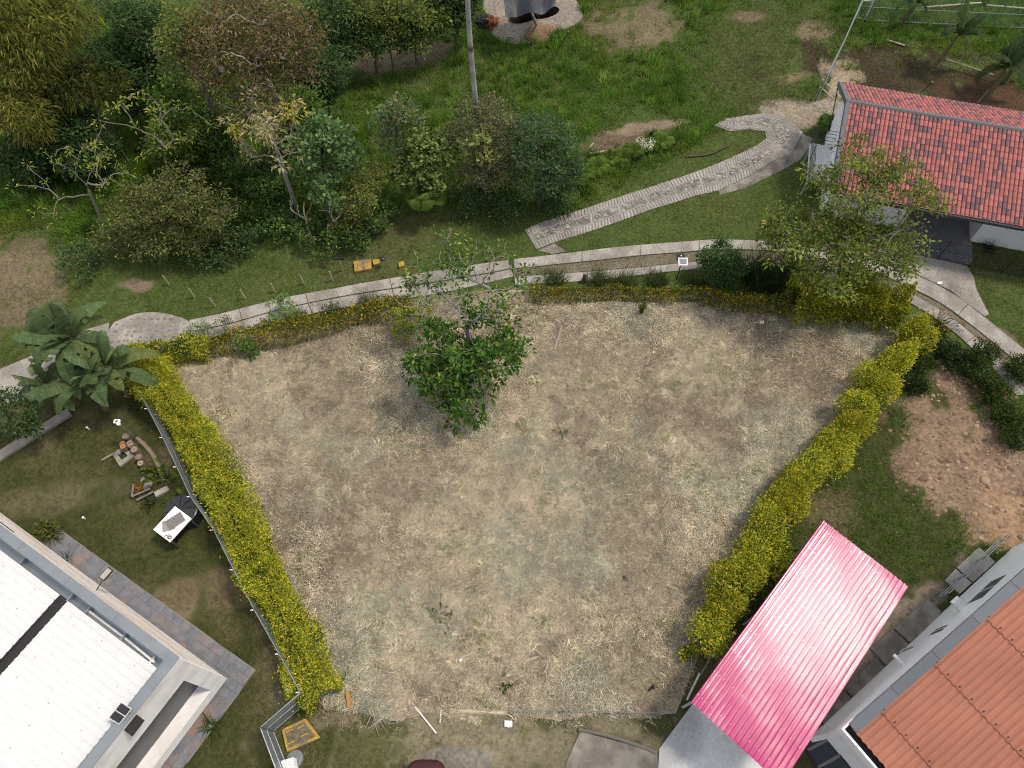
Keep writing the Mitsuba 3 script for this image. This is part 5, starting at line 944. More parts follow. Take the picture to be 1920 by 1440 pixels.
# ---------------------------------------------------------------- along the lane
for i, (x, y, x2, y2) in enumerate([(306, 518, 317, 534), (355, 541, 365, 558), (400, 559, 404, 575), (453, 546, 460, 560), (508, 534, 516, 548), (563, 521, 570, 533), (617, 509, 624, 526)]):
    k = thing('wooden_stake', ['leftmost wooden stake on the bank beyond the lane', 'second wooden stake from the left on the bank', 'wooden stake nearest the cobbled pad', 'fourth wooden stake from the left beyond the lane', 'third wooden stake from the right beyond the lane', 'second wooden stake from the right beyond the lane', 'rightmost wooden stake, left of the yellow covers'][i], 'stake', 'wooden stakes along the lane'); b = P(x2, y2); m = M(); m.tube([b - [0, 0, .1], b + [-.02, 0, .75]], .045, 6, (.36, .32, .22)); put(k, m, 'mat_bark', True)
k = thing('lane_sign', 'narrow black sign board on a pale wooden post beyond the lane', 'sign'); b = P(643, 508); m = M(); m.tube([b - [0, 0, .1], b + [0, 0, 1.0]], .03, 6, (.33, .30, .2)); put(f'{k}__post', m, 'mat_bark', True); m = M(); m.box(b + [-.02, -.02, 1.08], (.28, .02, .13), None, (.02, .02, .025)); put(f'{k}__board', m, 'mat_gloss'); m = M(); m.box(b + [-.02, -.043, 1.1], (.24, .002, .012), None, (.4, .4, .42)); put(f'{k}__line', m, 'mat_paint')
def yellow(p, n, uv):
    s = mikit.fbm(p.x * 4, p.y * 4, p.z * 4, 4); return mix_((0.42, 0.27, 0.06), (0.24, 0.18, 0.12), mikit.smoothstep(.46, .64, s)) * (.8 + .4 * mikit.fbm(p.x * 15, p.y * 15, 1.0, 2))
scene['mat_yellow'] = pr(mikit.proc(yellow), .8, .2)
for lb, qs in (('large double yellow painted inspection cover beyond the lane', [[(663, 490), (680, 487.5), (682, 506), (665, 509)], [(680.5, 487.4), (695, 485), (697, 503), (682.6, 505.8)]]), ('small yellow painted cover next to the large double one', [[(699, 487), (711, 485.5), (712, 494), (700, 496)]]), ('small yellow cover glimpsed behind the tree in the lot', [[(747, 491), (757, 489), (759, 497), (748, 500)]]), ('small yellow box on the grass left of the spreading tree', [[(1428, 411), (1437, 410), (1438, 419), (1429, 420)]])):
    k = thing('inspection_cover', lb, 'cover')
    for q in qs: put(f'{k}__lid', drape(Polygon(G(q, .2)), .2, 3, .22), 'mat_yellow')
k = thing('bollard_light', 'small black garden light with a bent stem by the yellow covers', 'light'); b = P(722, 500); m = M(); m.tube(smoothline([b, b + [-.1, 0, .35], b + [-.05, .02, .6]], 8), .02, 5, (.25, .24, .15)); put(f'{k}__stem', m, 'mat_paint'); m = M(); m.add(dome.vertices * [.17, .14, .08] + b + [-.05, 0, .65], dome.faces, (.02, .025, .035)); put(f'{k}__head', m, 'mat_gloss', True)
k = thing('solar_lamp', 'solar lamp with white-framed panel on a slim black pole by the lane', 'lamp'); b = P(1268, 524); t_ = b + [0, 0, 1.42]; m = M(); m.tube([b - [0, 0, .1], t_], .025, 6, DARK); put(f'{k}__pole', m, 'mat_paint', True)
R = np.column_stack([[1, 0, 0], unit([0, 1, .35]), unit(np.cross([1, 0, 0], [0, 1, .35]))]); m = M(); m.box(t_ + [.05, -.02, .05], (.24, .2, .012), R, (.78, .80, .83)); put(f'{k}__frame', m, 'mat_paint'); m = M(); m.box(t_ + [.05, -.02, .05] + R[:, 2] * .013, (.18, .145, .004), R, (.16, .19, .24)); put(f'{k}__cells', m, 'mat_gloss'); m = M(); m.box(t_ + [-.02, .32, .02], (.2, .14, .05), R, (.02, .02, .022)); m.box(t_ + [.0, .34, .08], (.03, .03, .01), R, (.85, .85, .85)); put(f'{k}__lamp_head', m, 'mat_paint')
k = thing('garden_figure', 'small dark figure-shaped stone at the edge of the lane', 'stone'); b = P(1095, 528); m = M(); m.tube([b, b + [0, 0, .2], b + [0, 0, .38], b + [.02, 0, .5], b + [.02, 0, .6]], [.13, .14, .08, .1, .03], 8, (.07, .075, .07)); put(k, m, 'mat_bark', True)
rod('fallen_post', 'weathered wooden post lying in the dry lot right of the tree', 'post', P(1053, 612, .07), P(1039, 656, .07), .075, (.30, .26, .23))
rod('fallen_log', 'pale log lying on the bare strip above the fern row', 'log', P(1104, 289, .1), P(1152, 282, .1), .09, (.36, .31, .28)); rod('fallen_stick', 'short pale stick on the bare strip above the log', 'stick', P(1105, 277, .05), P(1113, 268, .05), .04, (.42, .38, .33)); rod('fallen_branch', 'long thin branch on the grass inside the bend of the stone path', 'branch', P(1286, 294, .06), P(1368, 272, .12), .045, (.10, .085, .07), mid=P(1330, 289, .1))
rod('dark_post', 'short black post on the bare strip at the edge of the meadow', 'post', P(1222, 249, -.1), P(1222, 249, .75), .09, (.025, .025, .025)); rod('bamboo_pole', 'bamboo pole standing below the banana plant behind the tiled roof', 'pole', P(1748, 154, 0), P(1748, 154, 1.6), .05, (.42, .36, .25)); rod('bamboo_pole', 'bamboo pole lying across the dark garden behind the tiled roof', 'pole', P(1775, 112, .4), P(1862, 140, .4), .05, (.33, .29, .2)); rod('bamboo_pole', 'pale bamboo pole lying on the grass at the top right edge', 'pole', P(1730, 14, .3), P(1840, 5, .3), .06, (.40, .38, .30)); rod('bamboo_pole', 'pale pole lying behind the mesh fence at the very top right', 'pole', P(1850, 10, .3), P(1925, 16, .3), .06, (.38, .36, .29))
rod('fallen_stick', 'pale dead frond on the dark grass by the mesh fence', 'frond', P(1662, 75, .08), P(1696, 85, .1), .06, (.40, .34, .26))
rod('leaning_stick', 'thin stick leaning at the rear corner of the tiled roof', 'stick', P(1832, 193, 0), P(1855, 168, .6), .03, (.25, .2, .15))
k = thing('cable', 'black cable running from the tiled roof corner to the ground', 'cable'); m = M(); m.tube([rf(-.1, BE, 3.1), P(1553, 258, .3)], .03, 5, (.05, .05, .05)); put(k, m, 'mat_paint')
tuft('spiky_plant', 'dark spiky plant against the white wall of the tiled house', 'plant', rf(9.2, 3.9, 0), 60, .9, .08, [(1, (.035, .045, .02)), (1, (.06, .06, .03))], 39, 1.0, .05)

# ---------------------------------------------------------------- the pit with its tarpaulin
sand = Polygon(smoothline(G([(925, 40), (905, 12), (925, -20), (1000, -40), (1060, -18), (1088, 14), (1090, 38), (1062, 55), (1040, 62), (990, 82), (950, 82), (922, 66)]), 60)).buffer(0); holes = [Point(*P(982, 33)[:2]).buffer(1.0), Point(*P(1022, 24)[:2]).buffer(1.0)]
HARD.append(sand); struct('sand_patch', drape(sand.difference(shapely.affinity.scale(holes[0], 1, .7)).difference(shapely.affinity.scale(holes[1], 1, .7)), .05, .6, .05), 'mat_sand', 'pale spread of sand round the covered pit')
for i, (x, y) in enumerate(((982, 33), (1022, 24))):
    k = thing('pit_hole', ['left dark pit hole under the tarpaulin', 'right dark pit hole under the tarpaulin'][i], 'pit'); c = P(x, y); q = trimesh.creation.revolve(np.array([[0, -1.6], [.85, -1.6], [1.0, .0], [1.06, .06]]), sections=24); m = M(); m.add(q.vertices * [1, .7, 1] + c, q.faces, (.045, .034, .027)); m.add(q.vertices * [.99, .69, 1] + c, q.faces[:, ::-1], (.045, .034, .027)); put(k, m, 'mat_bark')
k = thing('tarpaulin', 'black tarpaulin stretched on sticks over the pit', 'tarpaulin')
c4 = [A(948, 36, 1.0), A(1042, 14, 1.3), A(1046, -45, 1.3), A(938, -45, 1.3)]; uu, vv = np.meshgrid(np.linspace(0, 1, 25), np.linspace(0, 1, 17), indexing='ij')
g = (c4[0] * ((1 - uu) * (1 - vv))[..., None] + c4[1] * (uu * (1 - vv))[..., None] + c4[2] * (uu * vv)[..., None] + c4[3] * ((1 - uu) * vv)[..., None]); g[..., 2] += .7 * np.sin(np.pi * np.clip(vv * 1.1, 0, 1)) * .6 - .25 * np.sin(np.pi * uu * 2) ** 2 * (1 - vv) + .18 * meshkit.fbm(np.stack([uu * 5, vv * 3, uu * 0], -1), 3, 4); g[..., 1] += .25 * (1 - vv) * np.sin(uu * 7)
i, j = np.meshgrid(np.arange(24), np.arange(16), indexing='ij'); a = i * 17 + j; m = M(); m.add(g.reshape(-1, 3), np.stack([a, a + 17, a + 18, a + 1], -1).reshape(-1, 4)); v, f, c = m.mesh(); put(f'{k}__sheet', (v, f, c), 'mat_tarp', True)
for i, (x, y, h) in enumerate(((958, 69, 2.3), (1006, 46, 1.2), (1066, 60, 2.6))): rod('tarp_stick', ['leftmost thin stick holding up the tarpaulin', 'short stick under the middle of the tarpaulin', 'stick standing in the sand right of the tarpaulin'][i], 'stick', P(x, y, -.1), P(x, y, h), .05, (.25, .17, .12))
rod('pit_plank', 'plank lying between the two pit holes', 'plank', P(998, 26, .2), P(1008, 46, .12), .09, (.28, .22, .17), sides=4)
def heap(name, label, cat, p, r, h, col, seed, mat='mat_bark', sy=1.0, detail=3, rough=0.0):
    k = thing(name, label, cat); b = P(*p); s = trimesh.creation.icosphere(subdivisions=detail); v = s.vertices * [r, r * sy, h] * (.7 + .6 * meshkit.fbm(s.vertices * 1.6 + seed, 4, seed) + rough * (meshkit.fbm(s.vertices * 5 + seed, 3, seed) - .5))[:, None]; m = M(); m.add(v + b, s.faces, np.array(col) * (.7 + .6 * meshkit.fbm(s.vertices * 5, 3, seed))[:, None]); put(k, m, mat, True); return k
heap('dirt_heap', 'orange-brown heap of loose earth at the edge of the sand', 'earth heap', (1018, 64), 1.3, .25, (.22, .15, .095), 3, sy=.8); heap('black_bag', 'crumpled black plastic bag at the left of the sand', 'bag', (907, 47), .62, .5, (.016, .018, .022), 4, 'mat_paint', 1.2, 4, 1.4); heap('brick_pile', 'orange sack of rubble beside the black bag', 'sack', (921, 45), .5, .42, (.22, .085, .045), 5, 'mat_bark', 1.3, 4, 1.6)
# ---------------------------------------------------------------- bottom edge of the lot
rod('gate_pole', 'thin beige pole lying at the bottom left edge of the lot', 'pole', P(702, 1338, .05), P(768, 1329, .08), .035, (.46, .38, .29)); rod('gate_pole', 'white pole lying slantwise by the lot entrance', 'pole', P(778, 1325, .1), P(818, 1375, .04), .035, (.72, .69, .66)); rod('gate_pole', 'short white pole lying at the lot entrance', 'pole', P(827, 1330, .06), P(825, 1356, .04), .03, (.66, .65, .62)); rod('gate_pole', 'thick beige bamboo pole across the bottom of the lot', 'pole', P(862, 1333, .08), P(952, 1337, .08), .075, (.52, .44, .33)); heap('gate_stump', 'grey wooden stump between the poles at the lot entrance', 'stump', (771, 1330), .15, .2, (.28, .24, .2), 7, detail=2)
k = thing('wire_fence', 'thin wire fence with grey rails along the bottom right edge of the lot', 'fence')
wp = [P(954, 1336), P(1058, 1334), P(1160, 1337), P(1262, 1338)]
for q in wp: m = M(); m.tube([q - [0, 0, .1], q + [0, 0, .45]], .03, 6, (.5, .5, .48)); put(f'{k}__post', m, 'mat_galv', True)
for z in (.15, .40): m = M(); m.tube([q + [0, 0, z] for q in wp], .007, 4, (.5, .5, .5)); put(f'{k}__wire', m, 'mat_galv')
rod('leaning_pole', 'long dark pole leaning through the near end of the right hedge by the carport', 'pole', A(1391, 1134, 1.7), P(1300, 1288, .3), .03, (.16, .16, .16)); rod('leaning_pole', 'short pale pipe at the corner of the magenta carport', 'pipe', P(1312, 1262, .7), P(1288, 1312, .0), .04, (.45, .45, .45))
k = thing('yellow_cover', 'worn yellow-edged inspection cover below the end of the left hedge', 'cover'); q = Polygon(G([(528, 1368), (572.5, 1347), (600, 1383), (538, 1410)], .16))
put(f'{k}__frame', drape(q, .16, 3, .2), 'mat_yellow'); put(f'{k}__lid', drape(q.buffer(-.1), .175, 3, .03), 'mat_dirt', label='brown worn lid')
rng = np.random.default_rng(41); m = M(); f4 = np.array(q.exterior.coords)[:4]
for a, b in ((.2, .3), (.25, .75), (.7, .25), (.65, .8)): p = f4[0] + (f4[1] - f4[0]) * b + (f4[3] - f4[0]) * a; d = unit(f4[1] - f4[0]) * .14; m.tube([lift(p - d, .178), lift(p + d, .178)], .02, 4, (.62, .36, .05))
put(f'{k}__handles', m, 'mat_paint', kind='stuff')
k = thing('grey_bucket', 'grey round lid on the grass below the yellow-edged cover', 'lid'); b = P(554, 1423); m = M(); m.tube([b, b + [0, 0, .12], b + [0, 0, .16]], [.3, .3, .22], 16, (.19, .20, .22)); put(k, m, 'mat_paint')
k = thing('white_box', 'white plastic container at the bottom of the corner fence', 'container'); b = P(543, 1440); m = M(); m.box(b + [0, 0, .3], (.32, .22, .3), R2((1, .3)), (.8, .82, .82)); m.box(b + [0, 0, .62], (.34, .24, .02), R2((1, .3)), (.74, .76, .77)); put(k, m, 'mat_paint')
k = thing('orange_board', 'small orange-painted board at the foot of the left hedge end', 'board'); m = M(); m.box(P(654, 1312, .12), (.06, .28, .14), R2((1, .25)), (.45, .22, .05)); put(k, m, 'mat_paint')
k = thing('red_car', 'dark red car roof just entering the bottom edge of the picture', 'car'); b = A(795, 1452, 1.35); m = M(); q = trimesh.creation.icosphere(subdivisions=4); v = np.sign(q.vertices) * np.abs(q.vertices) ** .6; v = v * [.66, 1.1, .25]; m.add(v + b + [0, -1.08, -.22], q.faces, (.035, .008, .012)); put(f'{k}__roof', m, 'mat_gloss', True); m = M(); v2 = np.sign(q.vertices) * np.abs(q.vertices) ** .5 * [.82, 2.0, .42]; m.add(v2 + [b[0], b[1] - 1.5, .62], q.faces, (.05, .01, .014)); put(f'{k}__body', m, 'mat_gloss', True)
for sx in (-1, 1):
    for y in (-.4, -2.7): m = M(); m.tube([[b[0] + sx * .6, b[1] + y, .3], [b[0] + sx * .8, b[1] + y, .3]], .3, 16, (.02, .02, .02)); put(f'{k}__wheel', m, 'mat_paint')
# litter, clods and weeds in the lot
for x, y, r, lb in ((852, 1187, .10, 'white paper scrap in the middle of the dry lot near the bottom'), (864, 1238, .07, 'small white scrap left of the lower lot centre'), (953, 1357, .15, 'curled white scrap below the thick bamboo pole'), (921, 1312, .09, 'white scrap above the thick bamboo pole'), (955, 1266, .08, 'tiny white scrap above the bottom edge of the lot'), (1428, 604, .12, 'white plastic scrap in the far right part of the lot'), (1762, 530, .12, 'white scrap on the grass beside the concrete apron')):
    k = thing('paper_scrap', lb, 'litter'); b = P(x, y, .1); rng = np.random.default_rng(int(x)); m = M(); g = np.array([[a, c, .35 * math.sin(a * 4 + c * 3)] for a in (-1, 0, 1) for c in (-1, 0, 1)], float) * [r, r * .7, r * .5] + rng.normal(0, r * .15, (9, 3)); m.add(g + b, [[0, 3, 4, 1], [1, 4, 5, 2], [3, 6, 7, 4], [4, 7, 8, 5]], (.78, .78, .77)); put(k, m, 'mat_paint')
heap('grey_rock', 'dark grey rock by the right hedge in the lot', 'rock', (1326, 1077), .17, .15, (.15, .155, .17), 8, detail=2); heap('grey_rock', 'smaller grey rock below the other one near the right hedge', 'rock', (1314, 1132), .13, .08, (.14, .14, .15), 9, detail=2); heap('dark_clod', 'black clod in the right half of the lot', 'clod', (1171, 1085), .14, .12, (.035, .035, .033), 10, detail=2); heap('dark_clod', 'dark clod near the sapling in the left part of the lot', 'clod', (516, 741), .15, .1, (.13, .11, .11), 11, detail=2); heap('pale_rock', 'rounded pale rock in the bare reddish soil', 'rock', (1846, 902), .22, .14, (.36, .25, .18), 12, detail=2)
k = thing('grey_branch', 'short forked grey branch on the dry lot', 'branch'); m = M(); m.tube([P(1077, 1109, .05), P(1086, 1103, .12), P(1098, 1095, .16)], [.07, .06, .02], 6, (.22, .20, .19)); m.tube([P(1085, 1103, .1), P(1088, 1092, .2)], [.04, .015], 5, (.2, .18, .17)); put(k, m, 'mat_bark')
k = thing('black_scrap', 'black twisted scrap at the lower right of the lot', 'litter'); m = M(); m.tube([P(1216, 1296, .05), P(1222, 1288, .1), P(1226, 1293, .05), P(1224, 1283, .08)], .035, 5, DARK); put(k, m, 'mat_paint')
rng = np.random.default_rng(12)
for lb, pts in (('dried banana frond lying by the upper left corner of the lot', [(323, 712), (345, 694), (372, 690), (398, 686)]), ('second dried banana frond below the first one', [(334, 724), (352, 712), (372, 702), (386, 692)]), ('clump of pale dead leaves beside the left hedge', [(362, 778), (372, 776), (384, 782)])):
    k = thing('dead_frond', lb, 'dead frond'); rib = np.array([lift(p, .1 + .05 * rng.random()) for p in smoothline(G(pts), 12)]); m = M(); m.tube(rib, .03, 5, (.40, .35, .28)); n = 46; j = rng.integers(0, 12, n); leafmesh(m, rib[j], rng.normal(0, 1, (n, 3)) * [1, 1, .3], rng.uniform(.12, .3, n), pick(rng, n, [(2, (.36, .31, .25)), (2, (.22, .18, .14)), (1, (.44, .40, .34))]), .3, .1, rng); put(k, m, 'mat_bark')
leafy('young_tree', 'small yellow-green sapling near the top edge of the dry lot', (1202, 588), 34, 1.1, 42, [(3, (.09, .13, .02)), (1, (.17, .17, .03))], .14, .2, 'sapling'); leafy('weed', 'low green weed in the middle right of the lot', (1055, 815), 22, .3, 43, [(2, (.07, .10, .03)), (1, (.2, .16, .1))], .2, .2, 'weed'); leafy('weed', 'spreading green weed in the lower left of the lot', (822, 1152), 40, .25, 44, [(2, (.09, .12, .025)), (1, (.16, .12, .07))], .32, .2, 'weed'); leafy('weed', 'tuft of green weed above the gate poles', (950, 1291), 26, .2, 45, G1, .16, .16, 'weed')
rng = np.random.default_rng(77); m = M(); sz = [z for z in ZW if z[8] == 'mown' and z[6] <= .15]
for _ in range(1100):
    z = sz[rng.integers(len(sz))]; q = np.array([z[0], z[1]]) + rng.normal(0, .5, 2) * [z[2], z[3]]
    if q[0] < 12 or q[1] > lane_lim(q[0]) - .6: continue
    r = .025 + .13 * rng.random() ** 4; m.add(ico0.vertices * [r, r * rng.uniform(.6, 1), r * .6] + [*q, float(tz(*q))], ico0.faces, np.array([(.25, .175, .12), (.32, .21, .13), (.19, .13, .10), (.36, .27, .19)][rng.integers(4)]) * rng.uniform(.8, 1.2))
labels['soil_clods'] = {'label': 'loose clods and stones over the bare reddish soil', 'kind': 'stuff'}; put('soil_clods', m, 'mat_bark')
# the green bank right of the lot
BK = [(1722, 668, 28, .9, 'grey-green shrub beside the far end of the right hedge'), (1765, 648, 26, .7, 'dark green shrub by the orange flowers at the corner'), (1800, 675, 30, .8, 'dark green bushy plant on the bank along the lane'), (1845, 662, 26, .9, 'leafy shrub at the edge of the lane above the bare soil'), (1838, 700, 30, .8, 'bushy plant between bare soil and lane'), (1865, 730, 28, .9, 'green shrub halfway down the bank by the lane'), (1888, 770, 28, .8, 'green shrub low on the bank by the lane'), (1905, 815, 28, .8, 'green shrub at the right edge beside the bare soil'), (1915, 690, 26, .9, 'bright green shrub at the right edge by the near wheel track'), (1710, 720, 24, .5, 'low dark plants at the foot of the far hedge end')]
for i, (x, y, r, h, lb) in enumerate(BK): t('bank_shrub', lb, [lobe(x, y, h * .7, r, .7), lobe(x + 12, y + 10, h * .5, r * .6, .7)], 46, 38, .24, .13, [G1, G2, G2, G1, G1, G1, G1, G1, [(3, (.07, .12, .03))] + G1, G2][i] + [(1, (.07, .11, .035))], seed=140 + i, r0=.03, cat='shrub', group='shrubs on the bank by the lane')
leafy('flower_plant', 'orange-red flowering plant at the far corner of the right hedge', (1755, 612), 60, .9, 46, [(2, (.40, .12, .02)), (2, (.3, .2, .02)), (2, (.06, .09, .02))], .4, .16, 'flowers')
k = thing('teal_ribbon', 'teal plastic ribbon tied in the shrubs at the corner of the lot', 'ribbon'); m = M(); rng = np.random.default_rng(9); ribbon(m, np.array([A(1728, 614, 1.3), A(1736, 617, 1.25), A(1740, 611, 1.4), A(1752, 613, 1.3)]), np.full(4, .07), (.03, .36, .30), rng, .3); put(k, m, 'mat_paint')
for i, (x, y, lb) in enumerate([(1415, 520, 'tall dark green grass clump beside the dark bush'), (1450, 530, 'tall arching grass clump in the middle of the verge'), (1488, 525, 'tall grass clump under the spreading tree')]): tuft('tall_grass', lb, 'grass clump', P(x, y), 900, 1.7, .5, [(3, (.035, .06, .022)), (2, (.055, .08, .032)), (1, (.09, .10, .045))], 150 + i, .55, .03)
for i, (x, y, h, lb) in enumerate([(1040, 530, .8, 'light green grass tuft at the lane edge right of the tree'), (1125, 530, .9, 'upright green grass tuft left of the dark figure stone'), (1170, 535, .9, 'bushy green grass tuft on the verge below the lane'), (1230, 530, .8, 'green tuft left of the solar lamp'), (1300, 535, .8, 'green tuft right of the solar lamp'), (560, 600, .6, 'low tuft next to the round light green bush'), (620, 590, .7, 'grass tuft on the verge left of the tree'), (690, 575, .7, 'grass tuft on the verge close to the tree'), (440, 470, .8, 'arching green grass clump at the foot of the forest bushes')]): tuft('grass_tuft', lb, 'grass tuft', P(x, y), 420, h, .32, [(2, (.07, .11, .03)), (2, (.10, .13, .04)), (1, (.14, .13, .06))], 160 + i, .6, .03)
# ---------------------------------------------------------------- cut straw over the lot, grass everywhere else
def inside(poly, pts): return shapely.contains_xy(poly, pts[:, 0], pts[:, 1])
def strewn(m, pos, ln, wd, az, tilt, col, rng):
    """Lying stalks: one long triangle each."""
    d = np.stack([np.cos(az) * np.cos(tilt), np.sin(az) * np.cos(tilt), np.sin(tilt)], 1); w = np.stack([-np.sin(az), np.cos(az), 0 * az], 1) * wd[:, None] * .5
    v = np.stack([pos - w - d * ln[:, None] * .5, pos + w - d * ln[:, None] * .3, pos + d * ln[:, None] * .5], 1).reshape(-1, 3); m.add(v, np.arange(len(v)).reshape(-1, 3), np.repeat(col, 3, 0))
rng = np.random.default_rng(300); nc = 150000; x0, y0, x1, y1 = lot_poly.bounds
p = rng.uniform([x0, y0 - 1.2], [x1, y1], (nc, 2)); fringe = (p[:, 1] < LOT_L[-1][1] + .2) & (p[:, 0] > LOT_L[-1][0]) & (p[:, 0] < LOT_R[-1][0]) & (rng.random(nc) < .10 - .1 * (LOT_L[-1][1] - p[:, 1])); p = p[inside(lot_poly.buffer(-.1), p) | fringe]
F3 = lambda s, o, sd, oc=3: meshkit.fbm(np.column_stack([p * s + o, 0 * p[:, 0]]), oc, sd)
n1, n2, n3, n4 = F3(.22, 3, 61, 4), F3(.8, 0, 62), F3(.33, 9, 63), F3(2.2, 5, 65)
near = sstep(20, 3, p[:, 1]); leaf_l = sstep(0, -9, p[:, 0] + 1 - (12 - p[:, 1]) * .3)
cover = np.clip(.50 + 3.0 * (n1 - .5) + 1.3 * (n2 - .5) + .9 * (n4 - .5) + .26 * near + .16 * leaf_l, .12, 1)
STRAW = np.array([(.66, .585, .455), (.55, .48, .365), (.43, .365, .28), (.275, .215, .165), (.46, .475, .385), (.17, .19, .065)])
w6 = np.stack([.2 + 2.4 * cover, .8 + 0 * n1, .7 + 0 * n1, .3 + 1.6 * (1 - cover), .1 + 3.0 * sstep(.55, .70, n3), .06 + 1.6 * sstep(.60, .74, n2)], 1); w6 = np.cumsum(w6 / w6.sum(1, keepdims=True), 1)
ci = (rng.random((len(p), 1)) > w6).sum(1).clip(0, 5); cc = STRAW[ci] * np.exp(rng.normal(0, .24, (len(p), 1))) * (.80 + .40 * n2)[:, None] * (.85 + .3 * n4)[:, None]
ca = 9 * meshkit.fbm(np.column_stack([p * .3, 0 * p[:, 0]]), 2, 64) + rng.normal(0, 1.0, len(p))
k9 = np.repeat(np.arange(len(p)), 1 + (cover * 10).astype(int)); n = len(k9); q = p[k9] + rng.normal(0, .11, (n, 2)); big = np.exp(rng.normal(0, .3, len(p)))[k9]
m = M(); strewn(m, np.column_stack([q, tz(q[:, 0], q[:, 1]) + .03 + (.02 + .12 * cover[k9]) * rng.random(n)]), rng.uniform(.10, .30, n) * big, rng.uniform(.008, .020, n) * big, ca[k9] + rng.normal(0, .75, n), rng.normal(0, .25, n), cc[k9] * np.exp(rng.normal(0, .14, (n, 1))), rng)
labels['straw'] = {'label': 'cut dry straw lying over the whole lot', 'kind': 'stuff'}; put('straw', m, 'mat_leaf')
nohard = shapely.union_all([*[h for h in HARD if h.is_valid], lot_poly.buffer(-.25), Polygon([of(*q, 0)[:2] for q in ((0, 0), (OL, 0), (OL, OW), (0, OW))])]).buffer(0)
zj = [(z, np.column_stack([np.zeros(1)])) for z in ZW]
PAL = {'dry': [(3, (.36, .295, .19)), (2, (.27, .21, .13)), (1, (.13, .14, .05))], 'mown': [(2, (.155, .225, .055)), (2, (.118, .182, .046)), (1, (.28, .245, .13))],
       'lawn': [(3, (.076, .096, .026)), (2, (.105, .118, .036)), (1.2, (.20, .17, .095)), (1, (.05, .072, .018))], 'lush': [(3, (.125, .24, .036)), (2, (.078, .16, .028)), (2, (.185, .29, .048)), (.6, (.23, .25, .08))]}
def sample(n, y0, y1, seed):
    rng = np.random.default_rng(seed); y = rng.uniform(y0, y1, n); half = (y * CO + 30 * SI) * 960 / FOCAL * 1.06 + 1; x = rng.uniform(-1, 1, n) * half; p = np.column_stack([x, y]); return p[~inside(nohard, p)], rng
def grass(name, label, n, y0, y1, seed, kind, hgt, wid, lean, clump, cond=None):
    p, rng = sample(n, y0, y1, seed)
    if cond is not None: p = p[cond(p)]
    n = len(p); big = meshkit.fbm(np.column_stack([p * .28, 0 * p[:, 0]]), 3, seed); fine = meshkit.fbm(np.column_stack([p * 1.5, 0 * p[:, 0]]), 3, seed + 1)
    dens = np.clip(.55 + 1.1 * (fine - .42) + .8 * (big - .45), .12, 1.2); h = hgt * (.5 + 1.0 * fine) * rng.uniform(.6, 1.3, n)
    col = pick(rng, n, PAL[kind], .2) * (.72 + .56 * big)[:, None]
    hue = sstep(.5, .66, meshkit.fbm(np.column_stack([p * .17, 0 * p[:, 0] + 4]), 3, seed + 2))[:, None]; col = col * (1 - hue * [0, .06, .0] + hue * [.28, .08, .05])
    wob = (fine - .5) * 2.4
    for z in ZW:
        q = zone_mask(z, p[:, 0], p[:, 1], wob); a = 1 - sstep(.45, 1.15, q); s = a > rng.random(n); dens = dens * (1 - a) + z[6] * a; h = h * (1 - a) + z[7] * rng.uniform(.5, 1.3, n) * a; col[s] = pick(rng, int(s.sum()), PAL[z[8]], .2)
    k = rng.random(n) < dens; p, h, col = p[k], h[k], col[k]; n = len(p)
    m = M(); blades(m, np.column_stack([p, tz(p[:, 0], p[:, 1]) - .02]), h, lean * np.ones(n), wid, col, rng)
    labels[name] = {'label': label, 'kind': 'stuff'}; put(name, m, 'mat_leaf')
far = lambda p: tz(p[:, 0], p[:, 1]) < 99
lane_y = lambda p: np.interp(p[:, 0], [-30, -17.7, -7.2, 5.4, 12.6, 20.8, 25.2, 30], [16.5, 20.6, 22.9, 24.8, 25.6, 24.2, 19, 12])
grass('lawn_grass', 'short mown lawn grass of the yards around the lot', 330000, -3, 21.5, 400, 'lawn', .09, .026, .75, 0, lambda p: p[:, 1] < lane_y(p) - .2)
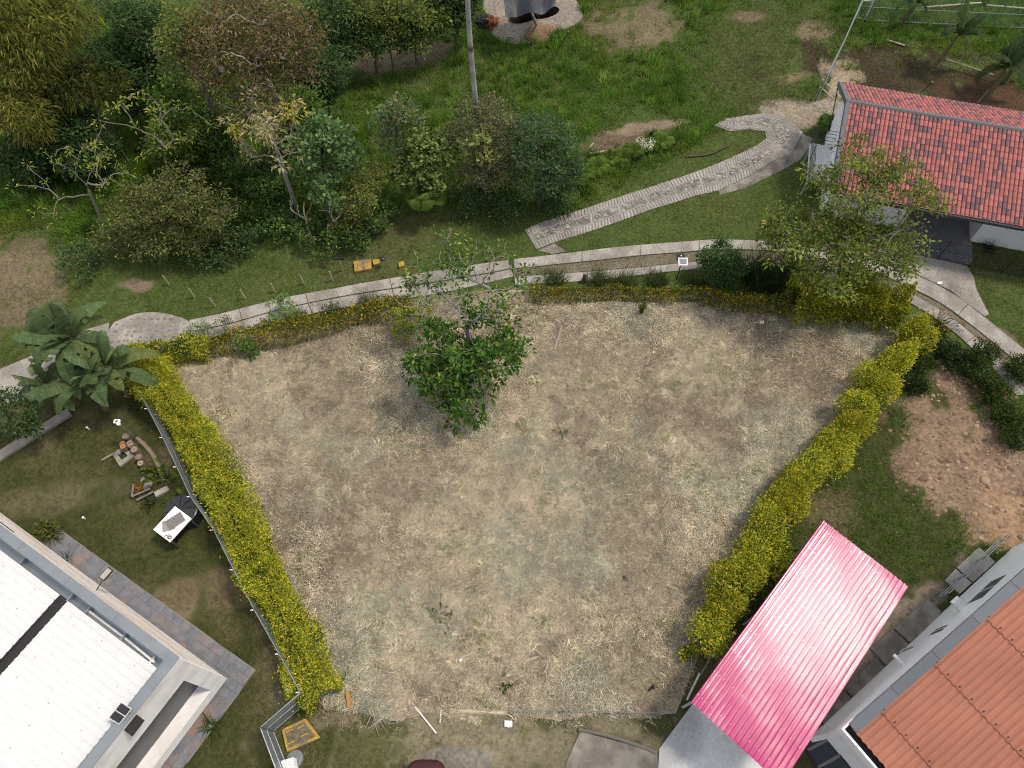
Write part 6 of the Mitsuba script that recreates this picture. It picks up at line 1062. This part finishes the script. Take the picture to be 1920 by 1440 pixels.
yd = lambda p: (p[:, 1] >= lane_y(p) - .2)
pathy = lambda p: np.interp(p[:, 0], [-30, -10, 0, 3, 13, 20, 40], [24.5, 27.5, 29, 28, 35, 38, 38])
grass('verge_grass', 'mown green grass on the bank between the lane and the forest', 330000, 15, 40, 410, 'mown', .17, .032, .7, 0, lambda p: yd(p) & (p[:, 1] < pathy(p)))
grass('meadow_grass', 'lush tall meadow grass beyond the stone path', 420000, 22, 52, 420, 'lush', .40, .045, .6, 0, lambda p: yd(p) & (p[:, 1] >= pathy(p)))
grass('bank_grass', 'green grass growing between the bare soil and the right hedge', 190000, 4, 19, 430, 'lush', .26, .034, .7, 0, lambda p: (p[:, 0] > 10) & (p[:, 1] < lane_y(p) - .2))
grass('entrance_grass', 'thin dry grass at the bottom edge of the lot', 130000, -3, 3.9, 440, 'dry', .13, .02, 1.2, 0, lambda p: (p[:, 0] > -8) & (p[:, 0] < 7))

p, rng = sample(9000, 23, 51, 450); p = p[yd(p) & (p[:, 1] > pathy(p) + .5)]; fz = np.zeros(len(p))
for z in ZW:
    if z[8] != 'lush': fz = np.maximum(fz, 1 - sstep(.8, 1.5, zone_mask(z, p[:, 0], p[:, 1], 0)))
g = meshkit.fbm(np.column_stack([p * .3, 0 * p[:, 0]]), 3, 9); keep = (rng.random(len(p)) > fz) & (rng.random(len(p)) < .25 + 1.6 * (g - .35)); p = p[keep]; k9 = np.repeat(np.arange(len(p)), 46); n = len(k9)
tc = pick(rng, len(p), PAL['lush'], .28); sz = rng.uniform(.5, 1.3, len(p)); q = p[k9] + rng.normal(0, .17, (n, 2)) * sz[k9][:, None]
m = M(); blades(m, np.column_stack([q, tz(q[:, 0], q[:, 1])]), .62 * sz[k9] * rng.uniform(.5, 1.2, n), .65 * np.ones(n), .05, tc[k9] * np.exp(rng.normal(0, .15, (n, 1))), rng)
labels['meadow_tussocks'] = {'label': 'clumps of rank green grass over the meadow', 'kind': 'stuff'}; put('meadow_tussocks', m, 'mat_leaf')
